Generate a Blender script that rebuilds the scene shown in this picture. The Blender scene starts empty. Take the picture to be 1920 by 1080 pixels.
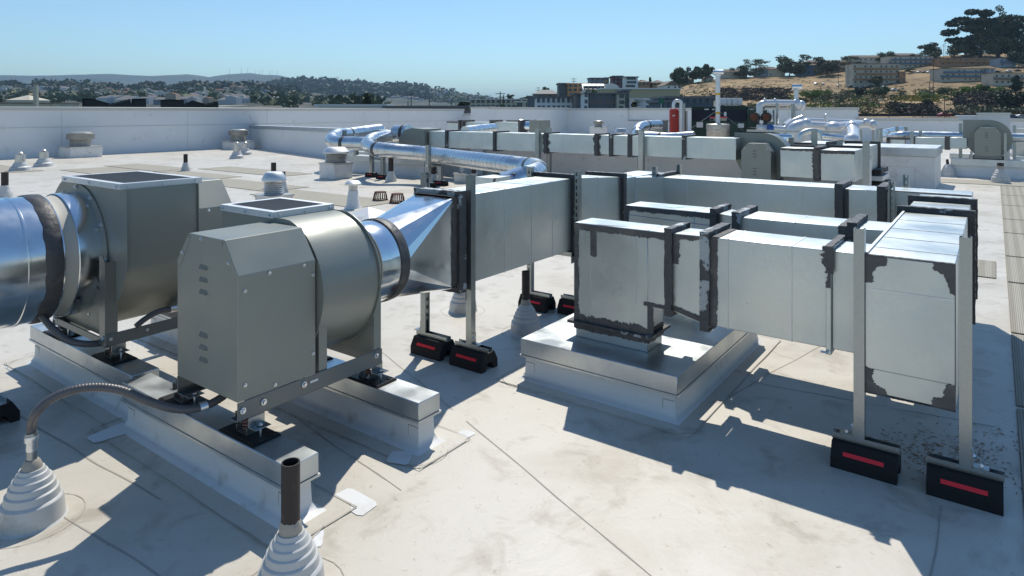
import bpy, math, random
from mathutils import Vector, Matrix
from mathutils import noise as mnoise
R = math.radians
S = bpy.context.scene
COL = S.collection
random.seed(11)
# ------------------------------------------------------------------ camera
EYE, FOC, CX, CY, YAW = 1.5, 1242.4, 960.0, 209.52, -36.08
cd = bpy.data.cameras.new('camera'); cam = bpy.data.objects.new('camera', cd); COL.objects.link(cam)
cam.location = (0, 0, EYE); cam.rotation_euler = (R(90), 0, R(-YAW))
cd.sensor_width = 36; cd.lens = FOC/1920*36; cd.shift_y = (CY-540)/1920
cd.clip_start = 0.05; cd.clip_end = 60000
S.camera = cam
# ------------------------------------------------------------------ sky, sun, exposure
SUN = Vector((-.32, .657, 1.0)).normalized()
ELEV = math.asin(SUN.z); AZ = math.atan2(SUN.x, SUN.y)
w = bpy.data.worlds.new("World"); S.world = w; w.use_nodes = True
nt = w.node_tree; bg = nt.nodes['Background']
sk = nt.nodes.new('ShaderNodeTexSky'); sk.sky_type = 'NISHITA'; sk.sun_disc = False
sk.sun_elevation = ELEV; sk.sun_rotation = AZ
sk.air_density = 1.0; sk.dust_density = 0.1; sk.ozone_density = 1.5; sk.altitude = 20
tn = nt.nodes.new('ShaderNodeMix'); tn.data_type = 'RGBA'; tn.blend_type = 'MULTIPLY'; tn.inputs[0].default_value = 1
nt.links.new(sk.outputs[0], tn.inputs[6]); tn.inputs[7].default_value = (.56, .69, .76, 1)
nt.links.new(tn.outputs[2], bg.inputs[0]); bg.inputs[1].default_value = 0.135
sl = bpy.data.lights.new('sun', 'SUN'); so = bpy.data.objects.new('sun', sl); COL.objects.link(so)
sl.energy = 3.1; sl.angle = R(0.5); sl.color = (1, .95, .85)
so.rotation_euler = (-SUN).to_track_quat('-Z', 'Y').to_euler(); so.location = (0, 0, 30)
S.view_settings.view_transform = 'Standard'; S.view_settings.look = 'None'
S.view_settings.gamma = 1; S.view_settings.use_curve_mapping = False
S.view_settings.exposure = 0.38
S.cycles.use_adaptive_sampling = True
S.cycles.max_bounces = 8; S.cycles.transparent_max_bounces = 8; S.cycles.caustics_reflective = False; S.cycles.sample_clamp_indirect = 4
# ------------------------------------------------------------------ geometry helpers
FW = Vector((math.sin(R(YAW)), math.cos(R(YAW)), 0)); RT = Vector((math.cos(R(YAW)), -math.sin(R(YAW)), 0))
def ray(px, py): return FW + RT*((px-CX)/FOC) + Vector((0, 0, (CY-py)/FOC))
def G(px, py, z=0.0):                       # the place at height z seen at a photo pixel
    d = ray(px, py); return Vector((0, 0, EYE)) + d*((z-EYE)/d.z)
def PY(px, py, y):
    d = ray(px, py); return Vector((0, 0, EYE)) + d*(y/d.y)
def PD(px, py, dep):                        # at a depth in metres
    return Vector((0, 0, EYE)) + ray(px, py)*dep
ORG = {}
def org(o): return ORG.get(o.name, Vector((0, 0, 0)))
class MB:
    def __init__(s): s.v = []; s.f = []
    def add(s, vs, fs):
        n = len(s.v); s.v += [tuple(v) for v in vs]; s.f += [tuple(i+n for i in f) for f in fs]; return s
    def box(s, x0, x1, y0, y1, z0, z1):
        return s.add([(x0,y0,z0),(x1,y0,z0),(x1,y1,z0),(x0,y1,z0),(x0,y0,z1),(x1,y0,z1),(x1,y1,z1),(x0,y1,z1)],
                     [(0,3,2,1),(4,5,6,7),(0,1,5,4),(1,2,6,5),(2,3,7,6),(3,0,4,7)])
    def obox(s, c, ax, ay, az):             # centre and three half-vectors
        c = Vector(c); vs = []
        for k in (-1, 1):
            for (i, j) in ((-1,-1),(1,-1),(1,1),(-1,1)): vs.append(c+ax*i+ay*j+az*k)
        return s.add(vs, [(0,3,2,1),(4,5,6,7),(0,1,5,4),(1,2,6,5),(2,3,7,6),(3,0,4,7)])
    def prism(s, pts, d):                   # polygon extruded along d
        n = len(pts); d = Vector(d); a = [Vector(p) for p in pts]; b = [p+d for p in a]
        return s.add(a+b, [tuple(range(n))[::-1], tuple(range(n, 2*n))]+[(i, (i+1) % n, n+(i+1) % n, n+i) for i in range(n)])
    def tube(s, path, r, n=16, cap=True, radii=None):
        P = [Vector(p) for p in path]; m = len(P); vs = []; fs = []
        t0 = (P[1]-P[0]).normalized(); up = Vector((0,0,1)) if abs(t0.z) < .9 else Vector((1,0,0))
        u = t0.cross(up).normalized()
        for i in range(m):
            t = (P[min(i+1, m-1)]-P[max(i-1, 0)]).normalized()
            u = (u-t*u.dot(t)).normalized(); v = t.cross(u)
            rr = radii[i] if radii else r
            for k in range(n):
                a = 2*math.pi*k/n; vs.append(P[i]+(u*math.cos(a)+v*math.sin(a))*rr)
        for i in range(m-1):
            for k in range(n): fs.append((i*n+k, i*n+(k+1) % n, (i+1)*n+(k+1) % n, (i+1)*n+k))
        if cap: fs += [tuple(range(n))[::-1], tuple(range((m-1)*n, m*n))]
        return s.add(vs, fs)
    def cyl(s, a, b, r, r2=None, n=20, cap=True): return s.tube([a, b], r, n, cap, [r, r if r2 is None else r2])
    def lathe(s, c, prof, n=28, axis='z', cap=True):
        c = Vector(c); vs = []; fs = []
        for (r, h) in prof:
            for k in range(n):
                a = 2*math.pi*k/n; x, y = r*math.cos(a), r*math.sin(a)
                vs.append(c+(Vector((x, y, h)) if axis == 'z' else Vector((x, h, -y)) if axis == 'y' else Vector((h, x, y))))
        m = len(prof)
        for i in range(m-1):
            for k in range(n): fs.append((i*n+k, i*n+(k+1) % n, (i+1)*n+(k+1) % n, (i+1)*n+k))
        if cap: fs += [tuple(range(n))[::-1], tuple(range((m-1)*n, m*n))]
        return s.add(vs, fs)
    def ell(s, c, rx, ry, rz, n=14, m=8):
        prof = [(math.sin(math.pi*i/m), -math.cos(math.pi*i/m)) for i in range(m+1)]
        q = MB().lathe((0,0,0), [(max(r, .01), h) for r, h in prof], n)
        return s.add([(c[0]+v[0]*rx, c[1]+v[1]*ry, c[2]+v[2]*rz) for v in q.v], q.f)
    def build(s, name, mat, parent=None, smooth=True, bev=0, seg=1, ang=32):
        o0 = org(parent) if parent else Vector((0, 0, 0))
        me = bpy.data.meshes.new(name); me.from_pydata([(v[0]-o0.x, v[1]-o0.y, v[2]-o0.z) for v in s.v], [], s.f)
        me.materials.append(mat)
        if smooth:
            me.polygons.foreach_set('use_smooth', [True]*len(me.polygons)); me.set_sharp_from_angle(angle=R(ang))
        me.update(); o = bpy.data.objects.new(name, me); COL.objects.link(o)
        if parent: o.parent = parent; ORG[o.name] = o0
        if bev:
            b = o.modifiers.new('bevel', 'BEVEL'); b.width = bev; b.segments = seg; b.limit_method = 'ANGLE'
        return o
def tag(o, label=None, cat=None, group=None, kind=None):
    for k, v in (('label', label), ('category', cat), ('group', group), ('kind', kind)):
        if v: o[k] = v
    return o
def thing(name, loc, label, cat, group=None):
    o = bpy.data.objects.new(name, None); COL.objects.link(o); o.location = loc; o.empty_display_size = .1
    ORG[o.name] = Vector(loc); return tag(o, label, cat, group)
def copy_tree(o, parent=None):
    c = o.copy(); COL.objects.link(c)
    if parent: c.parent = parent
    for ch in list(o.children): copy_tree(ch, c)
    return c
def place(proto, loc, label, rz=0, sc=1, group=None, first=[None]):
    c = copy_tree(proto); c.location = loc; c.rotation_euler = (0, 0, rz); c.scale = (sc, sc, sc) if not hasattr(sc, '__len__') else sc
    c['label'] = label
    if group: c['group'] = group
    return c
USED = set()
def put(proto, loc, label, rz=0, sc=1, group=None):   # first use moves the prototype itself
    if proto.name not in USED:
        USED.add(proto.name); proto.location = loc; proto.rotation_euler = (0, 0, rz)
        proto.scale = (sc, sc, sc) if not hasattr(sc, '__len__') else sc
        proto['label'] = label
        if group: proto['group'] = group
        return proto
    return place(proto, loc, label, rz, sc, group)
# ------------------------------------------------------------------ materials
def mat(name, col, rough=.6, metal=0.0, **k):
    m = bpy.data.materials.new(name); m.use_nodes = True; t = m.node_tree; b = t.nodes['Principled BSDF']
    b.inputs['Base Color'].default_value = (*col, 1); b.inputs['Roughness'].default_value = rough; b.inputs['Metallic'].default_value = metal
    N, L = t.nodes, t.links
    tc = N.new('ShaderNodeTexCoord')
    src = tc.outputs['Object']
    if k.get('geo'): src = N.new('ShaderNodeNewGeometry').outputs['Position']
    def tex(kind, sc, **kw):
        n = N.new(kind); n.inputs['Scale'].default_value = sc
        for a, v in kw.items(): n.inputs[a].default_value = v
        L.new(src, n.inputs['Vector']); return n
    c_out = None
    base = b.inputs['Base Color']
    def mixc(fac, c2, prev, blend='MIX'):
        mx = N.new('ShaderNodeMix'); mx.data_type = 'RGBA'; mx.blend_type = blend
        if isinstance(fac, float): mx.inputs[0].default_value = fac
        else: L.new(fac, mx.inputs[0])
        if prev is None: mx.inputs[6].default_value = (*col, 1)
        else: L.new(prev, mx.inputs[6])
        mx.inputs[7].default_value = (*c2, 1); return mx.outputs[2]
    def ramp(o, a, bb):
        r = N.new('ShaderNodeMapRange'); r.inputs[1].default_value = a; r.inputs[2].default_value = bb; r.clamp = True
        L.new(o, r.inputs[0]); return r.outputs[0]
    for (sc, a, bb, c2) in k.get('spots', []):       # (scale, from, to, colour)
        n = tex('ShaderNodeTexNoise', sc, Detail=6.0, Roughness=.62)
        c_out = mixc(ramp(n.outputs[0], a, bb), c2, c_out)
    if 'spangle' in k:
        v = tex('ShaderNodeTexVoronoi', k['spangle']); r = ramp(v.outputs['Color'], 0, 1)
        c_out = mixc(r, tuple(x*.93 for x in col), c_out)
    for (kind, sc, dist, a, bb, c2, direc) in k.get('waves', []):
        n = tex('ShaderNodeTexWave', sc, Distortion=dist); n.bands_direction = direc
        c_out = mixc(ramp(n.outputs[1], a, bb), c2, c_out)
    if c_out is not None: L.new(c_out, base)
    if 'rvar' in k:
        sc, lo, hi = k['rvar']; n = tex('ShaderNodeTexNoise', sc, Detail=3.0); r = N.new('ShaderNodeMapRange')
        r.inputs[1].default_value = .35; r.inputs[2].default_value = .65; r.inputs[3].default_value = lo; r.inputs[4].default_value = hi
        L.new(n.outputs[0], r.inputs[0]); L.new(r.outputs[0], b.inputs['Roughness'])
    prevn = None
    for (kind, sc, st, dist) in k.get('bumps', []):
        n = tex('ShaderNodeTexNoise', sc, Detail=4.0) if kind == 'n' else tex('ShaderNodeTexVoronoi', sc) if kind == 'v' else tex('ShaderNodeTexWave', sc)
        if kind in 'XYZ': n.bands_direction = kind
        bp = N.new('ShaderNodeBump'); bp.inputs['Strength'].default_value = st; bp.inputs['Distance'].default_value = dist
        L.new(n.outputs[1] if kind in 'XYZ' else n.outputs[0], bp.inputs['Height'])
        if prevn: L.new(prevn, bp.inputs['Normal'])
        prevn = bp.outputs[0]
    if prevn: L.new(prevn, b.inputs['Normal'])
    return m
M = {}
M['galv'] = mat('galvanised sheet', (.63,.67,.66), .33, .95, spangle=70, spots=[(1.6,.42,.7,(.50,.545,.535)), (34,.68,.74,(.42,.43,.42))], rvar=(2.2,.32,.50), bumps=[('n',1.5,.7,.03)])
M['galvtop'] = mat('galvanised sheet flat', (.70,.72,.73), .42, .9, spangle=60, spots=[(4,.55,.8,(.6,.62,.62)), (14,.66,.74,(.45,.42,.38))], rvar=(4,.44,.62), bumps=[('n',4,.2,.006)])
M['cap'] = mat('galvanised curb cap', (.60,.63,.64), .38, .9, spangle=45, spots=[(3,.5,.7,(.5,.53,.54)), (20,.64,.74,(.42,.43,.42))], rvar=(5,.3,.5), bumps=[('n',5,.25,.006)])
M['spiral2'] = mat('dull spiral pipe', (.66,.69,.71), .27, .95, spots=[(5,.5,.75,(.52,.56,.58))], rvar=(4,.22,.36), bumps=[('n',10,.1,.003)])
M['spiral'] = mat('bright spiral duct', (.78,.81,.83), .16, 1.0, spots=[(5,.55,.75,(.66,.69,.7))], rvar=(6,.12,.24), bumps=[('n',12,.08,.002)])
M['strut'] = mat('galvanised strut', (.38,.41,.41), .30, .9, spangle=90, spots=[(60,.55,.75,(.29,.31,.31)), (6,.6,.8,(.50,.52,.52))], bumps=[('n',60,.15,.001)])
M['band'] = mat('sealant band', (.075,.072,.072), .5, 0, spots=[(14,.55,.7,(.13,.12,.115))], bumps=[('n',22,.8,.008)])
M['mastic'] = mat('grey duct sealant', (.098,.094,.093), .6, 0, spots=[(9,.5,.7,(.17,.157,.145)), (40,.6,.7,(.05,.05,.052))], bumps=[('n',18,.9,.010),('n',90,.4,.003)])
M['masticpatch'] = mat('flange with smeared sealant', (.078,.077,.08), .5, .15, spots=[(4,.60,.615,(.42,.45,.46)), (30,.6,.7,(.03,.03,.033))], bumps=[('n',24,.9,.01),('n',80,.4,.003)])
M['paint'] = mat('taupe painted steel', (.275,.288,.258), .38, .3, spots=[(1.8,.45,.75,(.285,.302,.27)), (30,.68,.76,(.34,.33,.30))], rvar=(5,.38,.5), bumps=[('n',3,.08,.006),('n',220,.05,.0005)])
M['paint_dk'] = mat('taupe painted steel darker grey', (.24,.245,.225), .36, .5, bumps=[('n',3,.08,.006)])  # darker, greyer taupe for necks, legs and the rear cover
M['rail'] = mat('painted angle iron', (.17,.19,.195), .38, .5, bumps=[('n',8,.1,.002)])
M['bolt'] = mat('zinc bolt', (.75,.77,.78), .28, 1)
M['rubber'] = mat('black recycled rubber', (.013,.012,.013), .85, 0, spots=[(120,.66,.72,(.09,.085,.08))], bumps=[('n',140,.5,.002)])
M['red'] = mat('red reflective stripe', (.85,.02,.035), .45)
M['rooftpo'] = None
M['curbw'] = mat('white membrane on curb', (.74,.74,.725), .5, 0, spots=[(1.6,.55,.8,(.60,.585,.555)), (7,.6,.8,(.42,.38,.33))], bumps=[('n',6,.35,.006),('n',2,.4,.01)])
M['boot'] = mat('white rubber boot', (.58,.58,.565), .5, 0, spots=[(7,.55,.75,(.36,.34,.31))], bumps=[('n',40,.12,.001)])
M['patch'] = mat('new white membrane patch', (.80,.80,.79), .45, 0, spots=[(6,.5,.75,(.58,.55,.5))], bumps=[('n',9,.3,.004)])
M['pipe'] = mat('black cast pipe', (.035,.027,.027), .55, .2, spots=[(26,.6,.68,(.11,.085,.08))], bumps=[('n',60,.3,.001)])
M['conduit'] = mat('grey flexible conduit', (.12,.115,.12), .38, .1)
M['pad'] = mat('tan walkway pad', (.37,.335,.265), .75, 0, spots=[(1.5,.4,.7,(.31,.28,.215)), (14,.6,.75,(.25,.22,.17))], waves=[('w',3.2,.25,.35,.65,(.46,.43,.355),'X'),('w',26,.3,.55,.9,(.27,.24,.19),'X')], bumps=[('X',26,.5,.004)])
M['pad2'] = mat('tan walkway pad cross ribbed', (.38,.345,.27), .75, 0, spots=[(1.5,.4,.7,(.32,.29,.225))], waves=[('w',3,.2,.5,.8,(.45,.415,.34),'Y')], bumps=[('Y',20,.5,.004)])
M['parapet'] = mat('white coated parapet', (.78,.79,.80), .6, 0, spots=[(.35,.5,.8,(.70,.715,.73)), (3,.6,.8,(.56,.56,.55))], bumps=[('n',1.5,.2,.01)])
M['coping'] = mat('white metal coping', (.58,.575,.54), .4, .1, spots=[(.8,.5,.75,(.50,.495,.47))])
M['vent'] = mat('aluminium roof vent', (.62,.61,.58), .35, .75, spots=[(9,.5,.75,(.45,.42,.38))])
M['ventdk'] = mat('weathered vent hood', (.36,.34,.30), .5, .6, spots=[(9,.5,.75,(.25,.22,.19))])
M['rust'] = mat('rusty cast iron', (.11,.035,.02), .8, .1, spots=[(30,.5,.7,(.05,.02,.015))])
M['redpaint'] = mat('red tank enamel', (.42,.03,.018), .38, 0, spots=[(4,.5,.8,(.36,.025,.016))])
M['green'] = mat('dark green cabinet enamel', (.012,.045,.035), .4, .1)
M['navy'] = mat('dark condenser coil', (.012,.018,.035), .6, .3, bumps=[('n',60,.4,.004)])
M['lagging'] = mat('white pipe jacketing', (.74,.75,.76), .3, .35, spots=[(5,.55,.8,(.62,.63,.64))], bumps=[('n',10,.15,.004)])
M['steel'] = mat('stainless drum', (.5,.47,.42), .4, .8, spots=[(8,.5,.8,(.36,.33,.29))])
M['louvre'] = mat('pressed louvre hood', (.19,.20,.18), .7, .1)
M['wire'] = mat('grey wire', (.20,.205,.21), .5, .3)
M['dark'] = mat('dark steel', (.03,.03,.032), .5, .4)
M['white'] = mat('white enamel', (.75,.75,.74), .45)
M['yellow'] = mat('yellow band', (.75,.42,.02), .5)
M['blue'] = mat('blue sleeve', (.03,.1,.35), .5)
M['seal'] = mat('lap seam caulk', (.40,.365,.31), .7)
M['inner'] = mat('canvas collar inside', (.55,.52,.45), .6)
M['tagp'] = mat('paper sticker', (.62,.85,.75), .5)
M['tar'] = mat('black tar pitch roof', (.04,.038,.036), .8)
def roof_mat():
    m = bpy.data.materials.new('white roof membrane'); m.use_nodes = True; t = m.node_tree; N, L = t.nodes, t.links; b = N['Principled BSDF']
    g = N.new('ShaderNodeNewGeometry'); P = g.outputs['Position']
    def noise(sc, det=6, dist=0, rough=.6, vec=None):
        n = N.new('ShaderNodeTexNoise'); n.inputs['Scale'].default_value = sc; n.inputs['Detail'].default_value = det
        n.inputs['Distortion'].default_value = dist; n.inputs['Roughness'].default_value = rough; L.new(vec or P, n.inputs['Vector']); return n.outputs[0]
    def rng(o, a, c, lo=0., hi=1.):
        r = N.new('ShaderNodeMapRange'); r.inputs[1].default_value = a; r.inputs[2].default_value = c; r.inputs[3].default_value = lo; r.inputs[4].default_value = hi; L.new(o, r.inputs[0]); return r.outputs[0]
    def mul(a, c):
        n = N.new('ShaderNodeMath'); n.operation = 'MULTIPLY'; L.new(a, n.inputs[0])
        if isinstance(c, float): n.inputs[1].default_value = c
        else: L.new(c, n.inputs[1])
        return n.outputs[0]
    cur = [None]
    def mix(fac, c):
        x = N.new('ShaderNodeMix'); x.data_type = 'RGBA'; L.new(fac, x.inputs[0])
        if cur[0] is None: x.inputs[6].default_value = (.69,.645,.565,1)
        else: L.new(cur[0], x.inputs[6])
        x.inputs[7].default_value = (*c, 1); cur[0] = x.outputs[2]
    mix(rng(noise(.55, 5), .36, .66), (.60,.555,.47))
    mix(mul(rng(noise(1.3, 8, .5), .50, .70), .65), (.46,.40,.31))
    mix(mul(rng(noise(4.5, 9, .6), .54, .68), .6), (.36,.31,.24))
    # thin scuffs: a warped noise taken near its middle value
    a = noise(3.1, 5, 1.3); ab = N.new('ShaderNodeMath'); ab.operation = 'SUBTRACT'; L.new(a, ab.inputs[0]); ab.inputs[1].default_value = .5
    a2 = N.new('ShaderNodeMath'); a2.operation = 'ABSOLUTE'; L.new(ab.outputs[0], a2.inputs[0])
    mix(mul(mul(rng(a2.outputs[0], .0, .010, 1., 0.), rng(noise(.9, 3), .52, .64)), .35), (.30,.26,.21))
    mix(mul(rng(noise(34, 6, .6), .62, .74), .55), (.24,.19,.14))
    mix(mul(rng(noise(130, 3), .66, .74), .35), (.2,.18,.15))
    L.new(cur[0], b.inputs['Base Color']); b.inputs['Roughness'].default_value = .48
    bp = N.new('ShaderNodeBump'); bp.inputs['Strength'].default_value = .5; bp.inputs['Distance'].default_value = .012; L.new(noise(2.4, 5, .8), bp.inputs['Height'])
    b2 = N.new('ShaderNodeBump'); b2.inputs['Strength'].default_value = .3; b2.inputs['Distance'].default_value = .002; L.new(noise(45, 4, .5), b2.inputs['Height']); L.new(bp.outputs[0], b2.inputs['Normal'])
    L.new(b2.outputs[0], b.inputs['Normal'])
    return m
M['rooftpo'] = roof_mat()
# ------------------------------------------------------------------ roof
def sheet(name, pts, mt, z, parent=None, th=0):
    m = MB(); n = len(pts)
    if th: m.prism([(p[0], p[1], z) for p in pts], (0, 0, th))
    else: m.add([(p[0], p[1], z) for p in pts], [tuple(range(n))])
    return m.build(name, mt, parent, smooth=False)
m = MB().box(-26, 14, -14, 34.3, -.4, 0)
tag(m.build('roof', M['rooftpo'], smooth=False), kind='structure')
# lap seams welded into the membrane
sm = MB()
def seam(a, b, wd=.008, wob=.006, z=.0015):
    a = Vector((*a[:2], z)); b = Vector((*b[:2], z)); n = max(2, int((b-a).length/.08)); d = (b-a).normalized(); nn = Vector((-d.y, d.x, 0)); vs = []; fs = []
    for i in range(n+1):
        p = a.lerp(b, i/n) + nn*mnoise.noise(Vector((a.x+i*.21, a.y, 3)))*wob*2; ww = wd*(.35+.65*random.random())*.5
        vs += [p+nn*ww, p-nn*ww]
        if i: fs.append((2*i-2, 2*i-1, 2*i+1, 2*i))
    sm.add(vs, fs)
def arcseam(c, r, a0, a1, wd=.006, z=.0015):
    n = 24; pts = [(c[0]+r*math.cos(R(a0+(a1-a0)*i/n)), c[1]+r*math.sin(R(a0+(a1-a0)*i/n))) for i in range(n+1)]
    for i in range(n): seam(pts[i], pts[i+1], wd, .001, z)
for a, b in (((-2.07, 2.47), (.0, 1.62)), ((-6, 3.98), (-2.2, 2.52)), ((-1.25, 2.9), (-.9, 4.6)), ((-9, .95), (-2.6, 1.27)), ((-2.9, 1.0), (-1.3, 1.13)),
             ((-12, 6.0), (-4, 5.7)), ((-24, 12.2), (-12, 11.2)), ((-24, 9.2), (-10.5, 8.4)), ((.0, 3.9), (-1.1, 3.75)), ((.02, 7.9), (-2, 7.8)), ((.02, 11.8), (-3, 11.5)), ((-.2, 1.2), (-.16, 3)), ((-5.0,2.35),(-1.9,1.86))):
    seam(a, b)
SK = [0]
def apron(x0, x1, y0, y1, o=.12, t=None):
    SK[0] += 1
    rr_ = .03; pp = [(x0-o+rr_, y0-o), (x1+o-rr_, y0-o), (x1+o, y0-o+rr_), (x1+o, y1+o-rr_), (x1+o-rr_, y1+o), (x0-o+rr_, y1+o), (x0-o, y1+o-rr_), (x0-o, y0-o+rr_)]
    MB().prism([(a, b, .0005) for a, b in pp], (0, 0, .0018+.0006*SK[0])).build('flashing_skirt', M['rooftpo'], t, smooth=False)
    p = [(x0-o, y0-o), (x1+o, y0-o), (x1+o, y1+o), (x0-o, y1+o)]
    for i in range(4): seam(p[i], p[(i+1) % 4], .006, .003, .0068)
    for (cx, cy, a_) in ((x0, y0, 150), (x1, y0, 240)): arcseam((cx, cy), o*1.1, a_, a_+150, .0045, .0072)
# ------------------------------------------------------------------ curbs
def curb(x0, x1, y0, y1, h, ch, label, ov=.022, name='equipment_curb', cat='curb', body=None):
    t = thing(name, ((x0+x1)/2, (y0+y1)/2, 0), label, cat)
    # body with a fillet where the membrane turns up
    vs = []; fs = []; lv = [(0.05, 0.0), (.018, .012), (0.004, .04), (0, h-ch-.002)]
    for (o, z) in lv: vs += [(x0-o, y0-o, z), (x1+o, y0-o, z), (x1+o, y1+o, z), (x0-o, y1+o, z)]
    for i in range(3):
        for k in range(4): fs.append((i*4+k, i*4+(k+1) % 4, i*4+4+(k+1) % 4, i*4+4+k))
    fs.append((12, 13, 14, 15)); MB().add(vs, fs).build('curb_body', body or M['curbw'], t, ang=50)
    m = MB().box(x0-ov, x1+ov, y0-ov, y1+ov, h-ch+.006, h); m.build('cap', M['cap'], t, bev=.003)
    MB().box(x0-ov-.004, x1+ov+.004, y0-ov-.004, y1+ov+.004, h-ch-.004, h-ch+.006).build('drip_edge', M['cap'], t, smooth=False)
    mm = MB()
    for (px_, py_) in ((x0, y0), (x1, y0)):      # corner reinforcement seams
        mm.box(px_-.0012+(.06 if px_ == x0 else -.06), px_+.0012+(.06 if px_ == x0 else -.06), y0-.0035, y0, .03, (h-ch)*.72)
        mm.box(min(px_, px_+(.06 if px_ == x0 else -.06)), max(px_, px_+(.06 if px_ == x0 else -.06)), y0-.0035, y0, (h-ch)*.72, (h-ch)*.72+.003)
    mm.build('corner_seam', M['seal'], t, smooth=False)
    if x1 > -8: apron(x0, x1, y0, y1, t=t)
    return t
curb(-3.318, -2.072, 1.469, 1.561, .222, .085, 'near long curb carrying the front of the taupe fan in the foreground', name='fan_curb')
curb(-3.318, -2.062, 2.127, 2.222, .222, .085, 'long curb under the back of the foreground fan, beside the rubber blocks', name='fan_curb')
curb(-4.64, -3.392, 1.526, 1.615, .222, .085, 'long curb under the near end of the fan with the round duct', name='fan_curb')
curb(-4.64, -3.392, 2.20, 2.29, .222, .085, 'long curb behind the left fan, mostly hidden under it', name='fan_curb')
curb(-2.128, -1.252, 3.055, 4.42, .229, .095, 'wide square white curb with metal lid under the duct risers', name='duct_curb')
# ------------------------------------------------------------------ sealant strips, flanges, ducts
def strip(mb, P0, P1, W, Nr, wa, wb, jag=.01, th=.0035, seg=.005, fixa=True):
    P0, P1, W, Nr = Vector(P0), Vector(P1), Vector(W), Vector(Nr); n = max(3, int((P1-P0).length/seg)); vs = []; fs = []
    ph = random.random()*50
    for i in range(n+1):
        p = P0.lerp(P1, i/n); j = (mnoise.noise(Vector((ph, i*.10, 0)))*.9+mnoise.noise(Vector((ph, i*.45, 5)))*.8+random.uniform(-.35, .35))*jag
        a = wa if fixa else wa+mnoise.noise(Vector((ph+9, i*.4, 0)))*jag*2; bb = max(.002, wb+j); tt = th*(.85+.3*mnoise.noise(Vector((ph, i*.5, 2)))+.12*random.random())
        vs += [p+W*a, p+W*a+Nr*tt, p-W*bb+Nr*tt, p-W*bb]
        if i:
            q = 4*(i-1)
            for k in range(4): fs.append((q+k, q+4+k, q+4+(k+1) % 4, q+(k+1) % 4))
    fs += [(0, 1, 2, 3), (4*n+3, 4*n+2, 4*n+1, 4*n)]
    return mb.add(vs, fs)
def ring(mb, ax, p, a0, a1, b0, b1, t=.028, d=.022, jag=0):
    def bx(A0, A1, B0, B1):
        j = jag
        if ax == 'x': mb.box(p-d/2, p+d/2, A0, A1, B0, B1)
        elif ax == 'y': mb.box(A0, A1, p-d/2, p+d/2, B0, B1)
        else: mb.box(A0, A1, B0, B1, p-d/2, p+d/2)
    bx(a0-t, a1+t, b1, b1+t); bx(a0-t, a1+t, b0-t, b0); bx(a0-t, a0, b0, b1); bx(a1, a1+t, b0, b1)
    return mb
def lumpring(mb, ax, p, a0, a1, b0, b1, t=.03, d=.045, seg=.014, skip=()):
    # smeared sealant over a flange: four jagged strips standing on its rim
    def P(a, b): return (p, a, b) if ax == 'x' else (a, p, b) if ax == 'y' else (a, b, p)
    A = {'x': (1, 0, 0), 'y': (0, 1, 0), 'z': (0, 0, 1)}[ax]
    def D(a, b): return (0, a, b) if ax == 'x' else (a, 0, b) if ax == 'y' else (a, b, 0)
    sides = {'top': (P(a0-t, b1+t*.7), P(a1+t, b1+t*.7), D(0, 1)), 'bottom': (P(a0-t, b0-t*.7), P(a1+t, b0-t*.7), D(0, -1)),
             'lo': (P(a0-t*.7, b0-t), P(a0-t*.7, b1+t), D(-1, 0)), 'hi': (P(a1+t*.7, b0-t), P(a1+t*.7, b1+t), D(1, 0))}
    for k, (q0, q1, nr) in sides.items():
        if k in skip: continue
        strip(mb, q0, q1, A, nr, d/2, d/2, .003, t*.36, seg, fixa=False)
    return mb
def flange(t, ax, p, a0, a1, b0, b1, dark=.8, w=.022, tt=.026, skip=()):
    rg = ring(MB(), ax, p, a0, a1, b0, b1, tt, w).build('flange', M['masticpatch'] if dark > .6 else M['galv'], t, smooth=False, bev=.002)
    if dark > 0: lumpring(MB(), ax, p, a0, a1, b0, b1, tt, w*1.2, skip=skip).build('sealant', M['masticpatch'], t)
    return rg
def duct(t, x0, x1, y0, y1, z0, z1, ax='y', seams=(), name='duct_section', mt=None, dz=None, heads=()):
    m = MB().box(x0, x1, y0, y1, z0, z1)
    o = m.build(name, mt or M['galv'], t, bev=.004, seg=2)
    q = MB()
    for s in seams:
        if ax == 'y': ring(q, 'y', s, x0, x1, z0, z1, .0022, .004)
        elif ax == 'x': ring(q, 'x', s, y0, y1, z0, z1, .0022, .004)
        else: ring(q, 'z', s, x0, x1, y0, y1, .0022, .004)
    if seams: q.build('standing_seam', M['galvtop'], t, smooth=False)
    return o
def screws(t, pts, r=.006, h=.005, nrm=(0, -1, 0), mt=None, name='screw'):
    nr = Vector(nrm)
    for p in pts:
        m = MB().cyl(Vector(p), Vector(p)+nr*h, r*1.5, r*1.4, 10); m.cyl(Vector(p)+nr*h, Vector(p)+nr*h*2.2, r, r*.8, 6)
        m.build(name, mt or M['bolt'], t)
# --- duct beside the fan (A)
X0, X1, Z0, Z1 = -2.855, -2.545, .47, 1.003
A = thing('rectangular_duct', (-2.7, 3.6, 0), 'bright rectangular duct running from the cone beside the foreground fan, over two rubber blocks', 'duct')
duct(A, X0, X1, 2.985, 4.245, Z0, Z1, 'y', (3.41, 3.72, 3.98))
flange(A, 'y', 2.965, X0, X1, Z0, Z1, 1, .05, .03)
q = MB(); strip(q, (X1+.001, 2.94, Z0+.02), (X1+.001, 2.94, Z1), (0,1,0), (1,0,0), .03, .045, .012, .004); strip(q, (X0, 2.93, Z1+.001), (X1, 2.93, Z1+.001), (0,1,0), (0,0,1), .02, .02, .006, .004); q.build('sealant', M['mastic'], A)
flange(A, 'y', 4.262, X0, X1, Z0, Z1, 1, .04, .03)
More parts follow.
